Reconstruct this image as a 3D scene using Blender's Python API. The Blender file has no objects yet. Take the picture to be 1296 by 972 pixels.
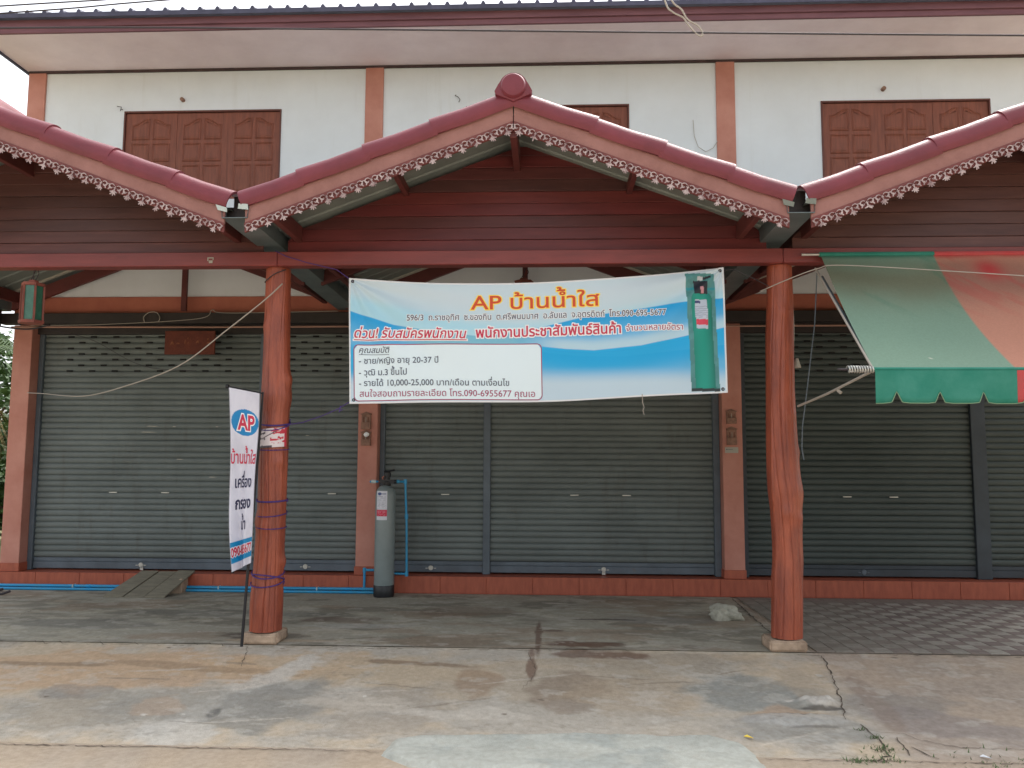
import bpy, bmesh, math, random
import numpy as np
from mathutils import Vector, Matrix
from mathutils.geometry import delaunay_2d_cdt
random.seed(7); RNG=np.random.RandomState(5)
R=math.radians
sc=bpy.context.scene; C=sc.collection
# ---------------------------------------------------------------- camera
cam=bpy.data.cameras.new('camera'); co=bpy.data.objects.new('camera',cam); C.objects.link(co); sc.camera=co
yaw,pit,rol=-0.0436238,0.0925,0.004181
fw=Vector((math.sin(yaw)*math.cos(pit),math.cos(yaw)*math.cos(pit),math.sin(pit)))
rt=Vector((math.cos(yaw),-math.sin(yaw),0)); up=rt.cross(fw)
r2=rt*math.cos(rol)+up*math.sin(rol); u2=-rt*math.sin(rol)+up*math.cos(rol)
M=Matrix((r2,u2,-fw)).transposed().to_4x4(); M.translation=Vector((2.3818,-10.596,1.7533)); co.matrix_world=M
cam.sensor_width=36; cam.lens=36*1015.07/1296; cam.clip_end=3000
# ---------------------------------------------------------------- sky, sun, exposure
w=bpy.data.worlds.new('World'); sc.world=w; w.use_nodes=True
nt=w.node_tree; bg=nt.nodes['Background']
SUN_EL,SUN_AZ=R(60),R(28)      # azimuth from +Y clockwise
sky=nt.nodes.new('ShaderNodeTexSky'); sky.sky_type='NISHITA'; sky.sun_disc=False
sky.sun_elevation=SUN_EL; sky.sun_rotation=SUN_AZ; sky.air_density=1.0; sky.dust_density=4.0; sky.ozone_density=1.0
hs=nt.nodes.new('ShaderNodeHueSaturation'); hs.inputs['Saturation'].default_value=0.25; hs.inputs['Value'].default_value=1.0
nt.links.new(sky.outputs[0],hs.inputs['Color']); nt.links.new(hs.outputs[0],bg.inputs[0]); bg.inputs[1].default_value=0.15
sl=bpy.data.lights.new('sun','SUN'); so=bpy.data.objects.new('sun',sl); C.objects.link(so)
sl.energy=0.8; sl.angle=R(45); sl.color=(1,.96,.9)
d=Vector((math.sin(SUN_AZ)*math.cos(SUN_EL),math.cos(SUN_AZ)*math.cos(SUN_EL),math.sin(SUN_EL)))
so.rotation_euler=d.to_track_quat('Z','Y').to_euler(); so.location=(0,0,20)
sc.view_settings.view_transform='Standard'; sc.view_settings.look='None'; sc.view_settings.exposure=1.4; sc.view_settings.gamma=1
# ---------------------------------------------------------------- helpers
def srgb(r,g,b):
    f=lambda c:(c/255/12.92) if c/255<=.04045 else ((c/255+.055)/1.055)**2.4
    return (f(r),f(g),f(b))
MATS={}
def mat(name,col,rough=.7,col2=None,scale=4,bump=0,bscale=60,stretch=(1,1,1),spec=.5,metal=0,attr=None,objcol=False,detail=6,fac=.8,trans=0,dirt=None,coat=0,contrast=(.35,.68),gain=1):
    m=bpy.data.materials.new(name); m.use_nodes=True; n=m.node_tree.nodes; L=m.node_tree.links
    b=n['Principled BSDF']; b.inputs['Roughness'].default_value=rough; b.inputs['Metallic'].default_value=metal
    b.inputs['Specular IOR Level'].default_value=spec
    if coat: b.inputs['Coat Weight'].default_value=coat; b.inputs['Coat Roughness'].default_value=.25
    tc=n.new('ShaderNodeTexCoord'); geo=n.new('ShaderNodeNewGeometry'); mp=n.new('ShaderNodeMapping'); mp.inputs['Scale'].default_value=stretch
    L.new(geo.outputs['Position'],mp.inputs[0])
    if attr:
        a=n.new('ShaderNodeAttribute'); a.attribute_name=attr; base=a.outputs['Color']
        if gain!=1:
            gm=n.new('ShaderNodeMix'); gm.data_type='RGBA'; gm.blend_type='MULTIPLY'; gm.inputs[0].default_value=1; L.new(base,gm.inputs[6]); gm.inputs[7].default_value=(gain,gain,gain,1); base=gm.outputs[2]
    elif objcol:
        a=n.new('ShaderNodeObjectInfo'); base=a.outputs['Color']
    else:
        a=n.new('ShaderNodeRGB'); a.outputs[0].default_value=(*col,1); base=a.outputs[0]
    if col2 is not None:
        t=n.new('ShaderNodeTexNoise'); t.inputs['Scale'].default_value=scale; t.inputs['Detail'].default_value=detail; t.inputs['Roughness'].default_value=.65
        L.new(mp.outputs[0],t.inputs['Vector'])
        rp=n.new('ShaderNodeMapRange'); rp.inputs[1].default_value=contrast[0]; rp.inputs[2].default_value=contrast[1]; rp.inputs[3].default_value=0; rp.inputs[4].default_value=fac
        L.new(t.outputs['Fac'],rp.inputs[0])
        mx=n.new('ShaderNodeMix'); mx.data_type='RGBA'; mx.blend_type='MULTIPLY' if (attr or objcol) else 'MIX'
        L.new(rp.outputs[0],mx.inputs[0]); L.new(base,mx.inputs[6]); mx.inputs[7].default_value=(*col2,1); base=mx.outputs[2]
    if dirt is not None:   # (colour, scale, threshold lo, hi, stretch)
        mp2=n.new('ShaderNodeMapping'); mp2.inputs['Scale'].default_value=dirt[4]; L.new(geo.outputs['Position'],mp2.inputs[0])
        t=n.new('ShaderNodeTexNoise'); t.inputs['Scale'].default_value=dirt[1]; t.inputs['Detail'].default_value=8; t.inputs['Roughness'].default_value=.7
        L.new(mp2.outputs[0],t.inputs['Vector'])
        rp=n.new('ShaderNodeMapRange'); rp.inputs[1].default_value=dirt[2]; rp.inputs[2].default_value=dirt[3]; rp.inputs[4].default_value=dirt[5] if len(dirt)>5 else .8; L.new(t.outputs['Fac'],rp.inputs[0])
        mx=n.new('ShaderNodeMix'); mx.data_type='RGBA'; L.new(rp.outputs[0],mx.inputs[0]); L.new(base,mx.inputs[6]); mx.inputs[7].default_value=(*dirt[0],1); base=mx.outputs[2]
    L.new(base,b.inputs['Base Color'])
    if bump:
        t=n.new('ShaderNodeTexNoise'); t.inputs['Scale'].default_value=bscale; t.inputs['Detail'].default_value=8; L.new(mp.outputs[0],t.inputs['Vector'])
        bp=n.new('ShaderNodeBump'); bp.inputs['Strength'].default_value=bump; bp.inputs['Distance'].default_value=.01
        L.new(t.outputs['Fac'],bp.inputs['Height']); L.new(bp.outputs[0],b.inputs['Normal'])
    if trans:
        tl=n.new('ShaderNodeBsdfTranslucent'); L.new(base,tl.inputs[0]); ms=n.new('ShaderNodeMixShader'); ms.inputs[0].default_value=trans
        L.new(b.outputs[0],ms.inputs[1]); L.new(tl.outputs[0],ms.inputs[2]); L.new(ms.outputs[0],n['Material Output'].inputs[0])
    MATS[name]=m; return m
ORG={}
def link(o,parent=None,world=(0,0,0)):
    C.objects.link(o); ORG[o.name]=Vector(world)
    if parent is not None: o.parent=parent; o.location=Vector(world)-ORG[parent.name]
    else: o.location=Vector(world)
    return o
def tag(o,label=None,cat=None,group=None,kind=None):
    if label: o['label']=label
    if cat: o['category']=cat
    if group: o['group']=group
    if kind: o['kind']=kind
    return o
def thing(name,label,cat,loc=(0,0,0),group=None):
    o=bpy.data.objects.new(name,None); o.empty_display_size=.1; link(o,None,loc); return tag(o,label,cat,group)
def box_v(x0,x1,y0,y1,z0,z1):
    return [(x0,y0,z0),(x1,y0,z0),(x1,y1,z0),(x0,y1,z0),(x0,y0,z1),(x1,y0,z1),(x1,y1,z1),(x0,y1,z1)]
BF=[(0,3,2,1),(4,5,6,7),(0,1,5,4),(1,2,6,5),(2,3,7,6),(3,0,4,7)]
class MB:
    def __init__(s): s.v=[]; s.f=[]; s.mi=[]; s.cm=0; s.col={}
    def add(s,v,f):
        k=len(s.v); s.v+= [tuple(p) for p in v]; s.f+=[tuple(i+k for i in q) for q in f]; s.mi+=[s.cm]*len(f); return s
    def box(s,x0,x1,y0,y1,z0,z1): return s.add(box_v(min(x0,x1),max(x0,x1),min(y0,y1),max(y0,y1),min(z0,z1),max(z0,z1)),BF)
    def hexa(s,v): return s.add(v,BF)
    def prism_y(s,poly,y0,y1):   # poly in (x,z), counterclockwise seen from -Y
        n=len(poly); v=[(x,y0,z) for x,z in poly]+[(x,y1,z) for x,z in poly]
        return s.add(v,[tuple(range(n)),tuple(range(2*n-1,n-1,-1))]+[(i,i+n,(i+1)%n+n,(i+1)%n) for i in range(n)])
    def tube(s,pts,r,n=6,caps=True):
        pts=[Vector(p) for p in pts]; rr=r if isinstance(r,(list,tuple)) else [r]*len(pts)
        k=len(s.v); prev=None
        for i,p in enumerate(pts):
            t=(pts[min(i+1,len(pts)-1)]-pts[max(i-1,0)]).normalized()
            if prev is None:
                a=Vector((0,0,1)) if abs(t.z)<.9 else Vector((0,1,0)); nx=t.cross(a).normalized()
            else:
                nx=(prev-t*prev.dot(t)).normalized()
            prev=nx; ny=t.cross(nx)
            for j in range(n):
                a=2*math.pi*j/n; s.v.append(tuple(p+(nx*math.cos(a)+ny*math.sin(a))*rr[i]))
        m=0
        for i in range(len(pts)-1):
            for j in range(n):
                s.f.append((k+i*n+j,k+i*n+(j+1)%n,k+(i+1)*n+(j+1)%n,k+(i+1)*n+j)); m+=1
        if caps: s.f.append(tuple(k+j for j in range(n-1,-1,-1))); s.f.append(tuple(k+(len(pts)-1)*n+j for j in range(n))); m+=2
        s.mi+=[s.cm]*m; return s
    def lathe(s,prof,c=(0,0,0),n=24,axis='z',a0=0,a1=2*math.pi):
        k=len(s.v); full=abs(a1-a0-2*math.pi)<1e-6; nn=n if full else n+1
        for r,h in prof:
            for j in range(nn):
                a=a0+(a1-a0)*j/n
                if axis=='z': p=(c[0]+r*math.cos(a),c[1]+r*math.sin(a),c[2]+h)
                elif axis=='y': p=(c[0]+r*math.cos(a),c[1]+h,c[2]+r*math.sin(a))
                else: p=(c[0]+h,c[1]+r*math.cos(a),c[2]+r*math.sin(a))
                s.v.append(p)
        m=0
        for i in range(len(prof)-1):
            for j in range(n):
                j2=(j+1)%nn
                s.f.append((k+i*nn+j,k+i*nn+j2,k+(i+1)*nn+j2,k+(i+1)*nn+j)); m+=1
        s.mi+=[s.cm]*m; return s
    def mesh(s,name,mats,org,smooth=False,bev=0):
        me=bpy.data.meshes.new(name); V=np.array(s.v,dtype=float)-np.array(org)
        me.from_pydata(V.tolist(),[],s.f)
        for m in (mats if isinstance(mats,(list,tuple)) else [mats]): me.materials.append(m)
        if isinstance(mats,(list,tuple)): me.polygons.foreach_set('material_index',s.mi)
        if bev:
            bm=bmesh.new(); bm.from_mesh(me); bmesh.ops.recalc_face_normals(bm,faces=bm.faces)
            es=[e for e in bm.edges if len(e.link_faces)==2 and e.calc_face_angle(0)>.6]
            bmesh.ops.bevel(bm,geom=es,offset=bev,segments=1,affect='EDGES',clamp_overlap=True); bm.to_mesh(me); bm.free()
        else:
            bm=bmesh.new(); bm.from_mesh(me); bmesh.ops.recalc_face_normals(bm,faces=bm.faces); bm.to_mesh(me); bm.free()
        if smooth:
            me.polygons.foreach_set('use_smooth',[True]*len(me.polygons))
            if smooth!='all': me.set_sharp_from_angle(angle=R(38))
        return me
    def build(s,name,mats,parent=None,smooth=False,bev=0,org=None):
        V=np.array(s.v)
        if org is None: org=((V[:,0].min()+V[:,0].max())/2,(V[:,1].min()+V[:,1].max())/2,V[:,2].min())
        me=s.mesh(name,mats,org,smooth,bev)
        return link(bpy.data.objects.new(name,me),parent,org)
def copy_obj(src,world,parent=None):
    o=src.copy(); link(o,parent,world); return o
def copy_tree(src,delta):
    kids=list(src.children); r=src.copy(); link(r,None,ORG[src.name]+Vector(delta))
    def rec(s,dst):
        for ch in list(s.children):
            c=ch.copy(); link(c,dst,ORG[ch.name]+Vector(delta)); c.rotation_euler=ch.rotation_euler; rec(ch,c)
    rec(src,r); return r
def grid_obj(name,P,col,m,parent=None,smooth=True,org=(0,0,0)):
    """P: (ny,nx,3) array of points, col: (ny,nx,3) linear colours or None"""
    ny,nx=P.shape[:2]; me=bpy.data.meshes.new(name)
    idx=np.arange(ny*nx).reshape(ny,nx)
    F=np.stack([idx[:-1,:-1],idx[:-1,1:],idx[1:,1:],idx[1:,:-1]],-1).reshape(-1,4)
    me.vertices.add(ny*nx); me.vertices.foreach_set('co',(P.reshape(-1,3)-np.array(org)).ravel())
    me.loops.add(F.size); me.loops.foreach_set('vertex_index',F.ravel().astype(np.int32))
    me.polygons.add(len(F)); me.polygons.foreach_set('loop_start',np.arange(0,F.size,4,dtype=np.int32)); me.polygons.foreach_set('loop_total',np.full(len(F),4,dtype=np.int32))
    me.update(calc_edges=True); me.validate()
    if smooth: me.polygons.foreach_set('use_smooth',[True]*len(me.polygons))
    if col is not None:
        a=me.color_attributes.new('paint','FLOAT_COLOR','POINT'); c=np.ones((ny*nx,4)); c[:,:3]=np.clip(col.reshape(-1,3),0,1); a.data.foreach_set('color',c.ravel())
    me.materials.append(m)
    return link(bpy.data.objects.new(name,me),parent,org)
# numpy noise
_T=RNG.rand(256,256)
def vnoise(x,y):
    xi=np.floor(x).astype(int); yi=np.floor(y).astype(int); fx=x-xi; fy=y-yi; fx=fx*fx*(3-2*fx); fy=fy*fy*(3-2*fy)
    g=lambda a,b:_T[a&255,b&255]
    return (g(xi,yi)*(1-fx)+g(xi+1,yi)*fx)*(1-fy)+(g(xi,yi+1)*(1-fx)+g(xi+1,yi+1)*fx)*fy
def fbm(x,y,o=5,s=0):
    r=0;a=.5;t=0
    for i in range(o):
        r=r+a*vnoise(x*2**i+17.3*i+s,y*2**i+9.1*i+s*1.7); t+=a; a*=.55
    return r/t
def sstep(a,b,x): t=np.clip((x-a)/(b-a),0,1); return t*t*(3-2*t)
# ---------------------------------------------------------------- text -> filled meshes
_tc=bpy.data.curves.new('tmp','FONT'); _to=bpy.data.objects.new('tmp',_tc); C.objects.link(_to)
def contours(body):
    _tc.body=body; _tc.size=1; _tc.resolution_u=3
    dg=bpy.context.evaluated_depsgraph_get(); dg.update(); cv=_to.evaluated_get(dg).to_curve(dg)
    out=[]
    for s in cv.splines:
        if s.type=='BEZIER':
            P=[];bp=s.bezier_points;n=len(bp)
            for i in range(n):
                a,b=bp[i],bp[(i+1)%n]; p0,p1,p2,p3=a.co,a.handle_right,b.handle_left,b.co
                straight=(a.handle_right_type in('VECTOR',) and b.handle_left_type in('VECTOR',)) or ((p1-p0).cross(p3-p0).length<1e-5 and (p2-p0).cross(p3-p0).length<1e-5)
                for k in range(1 if straight else 4):
                    t=k/4; q=p0*(1-t)**3+p1*3*t*(1-t)**2+p2*3*t*t*(1-t)+p3*t**3; P.append((q.x,q.y))
            out.append(P)
        else: out.append([(p.co.x,p.co.y) for p in s.points])
    _to.to_curve_clear()
    res=[]
    for P in out:
        Q=[P[0]]
        for p in P[1:]:
            if (p[0]-Q[-1][0])**2+(p[1]-Q[-1][1])**2>1e-7: Q.append(p)
        if len(Q)>1 and (Q[0][0]-Q[-1][0])**2+(Q[0][1]-Q[-1][1])**2<1e-7: Q.pop()
        if len(Q)>2: res.append(Q)
    return res
_nc={}
UPV='\u0e31\u0e34\u0e35\u0e36\u0e37\u0e4d'; TONE='\u0e48\u0e49\u0e4a\u0e4b\u0e4c'
def line_contours(body):
    cs=contours(body); i=0; out=[]
    for k,ch in enumerate(body):
        if ch==' ': continue
        if ch not in _nc: _nc[ch]=len(contours(ch))
        g=cs[i:i+_nc[ch]]; i+=_nc[ch]
        tot=sum((P[j][0]*P[(j+1)%len(P)][1]-P[(j+1)%len(P)][0]*P[j][1]) for P in g for j in range(len(P)))
        if tot<0: g=[P[::-1] for P in g]
        if ch in TONE and ((k and body[k-1] in UPV) or (k+1<len(body) and body[k+1]=='\u0e33')):
            g=[[(x,y+.19) for x,y in P] for P in g]
        out+=g
    return out
def offset(P,wd):
    n=len(P); A=np.array(P); e=np.roll(A,-1,0)-A; l=np.linalg.norm(e,axis=1,keepdims=True); e=e/np.maximum(l,1e-9)
    nr=np.stack([e[:,1],-e[:,0]],1)              # right normals of edge i
    pn=np.roll(nr,1,0); b=nr+pn; bl=np.linalg.norm(b,axis=1,keepdims=True); b=np.where(bl>1e-6,b/np.maximum(bl,1e-9),nr)
    c=np.maximum((b*nr).sum(1,keepdims=True),.55)
    return (A+b*wd/c).tolist()
def fill(cs):
    V=[];E=[]
    for P in cs:
        k=len(V); V+=[Vector((float(p[0]),float(p[1]))) for p in P]; n=len(P); E+=[(k+i,k+(i+1)%n) for i in range(n)]
    ov,oe,of,_,_,_=delaunay_2d_cdt(V,E,[],0,1e-6,False)
    ov=np.array([(v.x,v.y) for v in ov]); T=np.array(of); ce=ov[T].mean(1)
    W=np.zeros(len(T))
    for P in cs:
        A=np.array(P); B=np.roll(A,-1,0)
        for a,b in zip(A,B):
            cr=(b[0]-a[0])*(ce[:,1]-a[1])-(b[1]-a[1])*(ce[:,0]-a[0])
            W+=((a[1]<=ce[:,1])&(b[1]>ce[:,1])&(cr>0)).astype(int)-((a[1]>ce[:,1])&(b[1]<=ce[:,1])&(cr<0)).astype(int)
    return ov,T[W!=0]
def text_mb(mb,body,fn,outline=0,shear=0,fit=None,cap=.7,bold=0):
    """fn(a,b)->world; a 0..1 along the line, b in cap heights. fit: bbox width is normalised to 1"""
    cs=line_contours(body); xs=[p[0] for P in cs for p in P]; x0,x1=min(xs),max(xs)
    tot=sum((P[i][0]*P[(i+1)%len(P)][1]-P[(i+1)%len(P)][0]*P[i][1]) for P in cs for i in range(len(P)))
    sgn=1 if tot>0 else -1
    o=outline+bold
    if o: cs=[offset(P,o*sgn) for P in cs]
    if shear: cs=[[(p[0]+p[1]*shear,p[1]) for p in P] for P in cs]; x1+=shear*.7
    v,t=fill(cs)
    mb.add([fn((x-x0)/(x1-x0),y/cap) for x,y in v],[tuple(q) for q in t])
# ================================================================ MATERIALS
m_terra=mat('terracotta_paint',srgb(200,142,126),.75,srgb(178,114,98),2.2,.12,80,dirt=(srgb(120,80,66),3,.62,.85,(1,1,.25),.5))
m_band=mat('terracotta_band',srgb(186,112,90),.75,srgb(165,92,74),2.5,.12,80)
m_wall=mat('white_wall_paint',srgb(228,234,238),.85,srgb(218,223,226),1.2,.1,120,dirt=(srgb(178,174,160),1.8,.56,.9,(3.5,1,.3),.3))
m_soffit=mat('soffit_board',srgb(242,226,230),.8,srgb(228,210,214),2,.08,60,dirt=(srgb(120,96,100),26,.74,.8,(1,1,1),.9))
m_fasU=mat('weathered_purple_paint',srgb(126,84,92),.7,srgb(98,62,70),3,.2,50,stretch=(.4,1,3))
m_roofdk=mat('dark_cement_tile',srgb(82,82,104),.7,srgb(58,58,74),4,.3,60)
m_trimdk=mat('dark_trim',srgb(78,58,58),.7,srgb(50,40,40),6)
m_black=mat('blackened_steel',srgb(52,44,42),.55,srgb(34,30,30),5,.15,60)
m_shut=mat('shutter_enamel',srgb(112,121,119),.55,srgb(92,100,98),1.0,.06,90,stretch=(1,1,2),dirt=(srgb(84,80,72),2.6,.54,.80,(2.2,1,.5),.6))
m_shut2=mat('shaded_shutter_enamel',srgb(72,82,80),.6,srgb(58,68,66),1.0,.06,90,stretch=(1,1,2),dirt=(srgb(66,64,58),2.3,.58,.82,(.6,1,2.2),.55))  # same enamel with the right bay's shade put into the colour
m_shutblue=mat('shutter_rail_enamel',srgb(98,110,120),.5,srgb(74,84,92),3,.08,90,dirt=(srgb(110,94,80),7,.62,.78,(1,1,1),.7))
m_raildk=mat('shaded_rail_enamel',srgb(62,72,80),.6,srgb(48,56,62),3,.08,90)  # rail enamel darkened to carry the shade of the right bay
m_slot=mat('slot_dark',srgb(26,26,26),.9)
m_bright=mat('bare_bright_steel',srgb(196,196,190),.35,metal=.6)
m_teak=mat('teak_shutter_wood',srgb(140,80,60),.6,srgb(104,56,42),5,.15,70,stretch=(6,1,.6))
m_teakdk=mat('teak_frame_wood',srgb(108,62,52),.6,srgb(84,46,40),5,.15,70,stretch=(6,1,.6))
m_plank=mat('painted_red_plank',(1,1,1),.5,(.62,.55,.55),2.6,.2,50,stretch=(.5,1,5),objcol=True,fac=1,coat=.1)
m_beam=mat('red_painted_beam',srgb(134,60,56),.42,srgb(104,46,44),2.2,.2,40,stretch=(.5,1,4),spec=.5,dirt=(srgb(84,44,42),3.2,.58,.8,(.5,1,3),.6))
m_raft=mat('rafter_wood',srgb(104,50,46),.55,srgb(78,38,36),3,.2,40)
m_log=mat('varnished_log',srgb(168,84,56),.48,srgb(112,48,36),2.6,.55,30,stretch=(3,3,.8),dirt=(srgb(92,48,42),2.6,.55,.78,(5,5,.8),.55),coat=.2)
m_fascia=mat('fascia_pinkish_wood',srgb(160,114,106),.7,srgb(136,92,84),3.5,.2,60,dirt=(srgb(112,74,68),5,.62,.85,(1,1,1),.6))
m_mould=mat('fascia_dark_moulding',srgb(124,64,60),.6,srgb(100,50,48),4)
m_tile=mat('maroon_glazed_tile',srgb(128,56,66),.44,srgb(106,46,54),2.4,.2,60,spec=.4,dirt=(srgb(178,128,128),9,.66,.86,(1,1,1),.35))
m_lace=mat('silvered_lace_metal',srgb(186,168,166),.5,srgb(122,92,92),10,.0,contrast=(.42,.62))
m_sheet=mat('grey_green_roof_sheet',srgb(128,136,130),.5,srgb(104,112,108),2,.08,60)
m_sheetdk=mat('gutter_sheet',srgb(112,124,126),.42,srgb(86,98,100),3,.05,60,metal=.15)
m_insul=mat('pale_batten',srgb(176,172,160),.8)
m_tileR=mat('riser_tile',srgb(178,94,68),.5,srgb(150,74,54),3.4,.1,60,stretch=(5,1,1.2),dirt=(srgb(190,120,96),6,.58,.8,(6,1,1),.5))
m_concA=mat('ground_concrete',(1,1,1),.92,(.80,.78,.75),22,.5,110,attr='paint',fac=1,detail=9,gain=1.0,dirt=(srgb(178,166,148),7,.56,.72,(1,1.8,1),.35))
m_conc=mat('cast_concrete',srgb(196,172,148),.9,srgb(140,120,102),8,.5,60,dirt=(srgb(106,84,70),7,.55,.75,(1,1,1),.6))
m_concW=mat('broken_white_concrete',srgb(196,190,182),.92,srgb(150,146,140),16,.8,50,dirt=(srgb(90,86,82),18,.58,.72,(1,1,1),.8))
m_crack=mat('crack_dirt',srgb(104,92,80),.95,srgb(62,54,46),30)
m_tileA=mat('paver_grey',(1,1,1),.85,(.7,.7,.68),14,.3,90,objcol=True,fac=1)
m_rock=mat('limestone_rock',srgb(186,184,168),.95,srgb(140,138,124),14,.9,40)
m_board=mat('weathered_ramp_board',srgb(142,136,118),.9,srgb(112,106,92),5,.4,50,stretch=(1,5,1))
m_blue=mat('blue_pvc',srgb(28,150,206),.35,srgb(70,150,180),6,dirt=(srgb(130,130,120),9,.6,.8,(1,1,1),.5))
m_clip=mat('pale_plastic_clip',srgb(190,205,205),.5)
m_tank=mat('grey_fibreglass',srgb(134,146,146),.38,srgb(120,132,132),4,.12,160,coat=.3)
m_blackpl=mat('black_plastic',srgb(26,28,32),.4)
m_cloth=mat('banner_vinyl',(1,1,1),.5,attr='paint',trans=.12)
m_awn=mat('awning_canvas',(1,1,1),.8,(.86,.86,.84),60,.15,300,attr='paint',fac=.8,trans=.15)
m_valg=mat('awning_green',srgb(30,128,108),.7,srgb(64,144,126),5,.1,60,trans=.12); m_valr=mat('awning_red',srgb(196,70,72),.7,srgb(180,90,86),5,.1,60,trans=.12)
m_piping=mat('awning_piping',srgb(120,150,120),.8)
m_white=mat('print_white',srgb(240,242,244),.5)
m_pred=mat('print_crimson',srgb(196,44,76),.5); m_porange=mat('print_orange_red',srgb(206,72,28),.5); m_pyel=mat('print_yellow',srgb(252,222,92),.5)
m_pdark=mat('print_slate',srgb(84,92,108),.5); m_pnavy=mat('print_navy',srgb(36,36,74),.5); m_pmar=mat('print_maroon',srgb(158,70,104),.5); m_pblue=mat('print_blue',srgb(14,130,190),.5)
m_box=mat('print_box_pale',srgb(222,238,244),.5)
m_rope=mat('purple_rope',srgb(74,52,120),.8); m_wire=mat('pale_cable',srgb(168,160,150),.6); m_wiredk=mat('dark_cable',srgb(58,52,56),.6); m_wirewh=mat('white_wire',srgb(206,206,200),.6)
m_brown=mat('carved_brown_board',srgb(112,52,34),.7,srgb(86,38,26),8,.3,50); m_gold=mat('worn_gold_letter',srgb(150,92,60),.7,srgb(112,56,38),30)
m_pinkcond=mat('pinkish_conduit',srgb(176,136,120),.6)
m_lantw=mat('lantern_red_wood',srgb(140,78,66),.7,srgb(112,60,52),10); m_lantg=mat('lantern_green_glass',srgb(62,112,92),.2,srgb(44,84,70),9)
m_incense=mat('rusty_incense_holder',srgb(158,122,104),.8,srgb(112,84,72),18,.3,60)
m_pole=mat('black_pole_paint',srgb(30,30,34),.5)
m_leaf=mat('palm_leaf',srgb(80,110,48),.6,srgb(58,84,36),3); m_leafdry=mat('dry_palm_leaf',srgb(206,184,128),.7,srgb(170,150,96),4)
m_bark=mat('tree_bark',srgb(104,88,70),.9,srgb(76,64,52),6,.5,30)
m_bush=mat('bush_leaf',srgb(74,104,50),.6,srgb(46,72,34),2)
m_weed=mat('weed_green',srgb(84,104,62),.8)
m_grass=mat('grass_ground',srgb(112,118,72),.95,srgb(140,124,92),1.5,.5,40)
m_plaster=mat('plain_render',srgb(150,140,130),.9)
m_paper=mat('poster_paper',(1,1,1),.6,attr='paint')
m_brass=mat('brass_valve',srgb(170,110,90),.4,metal=.5)
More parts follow.
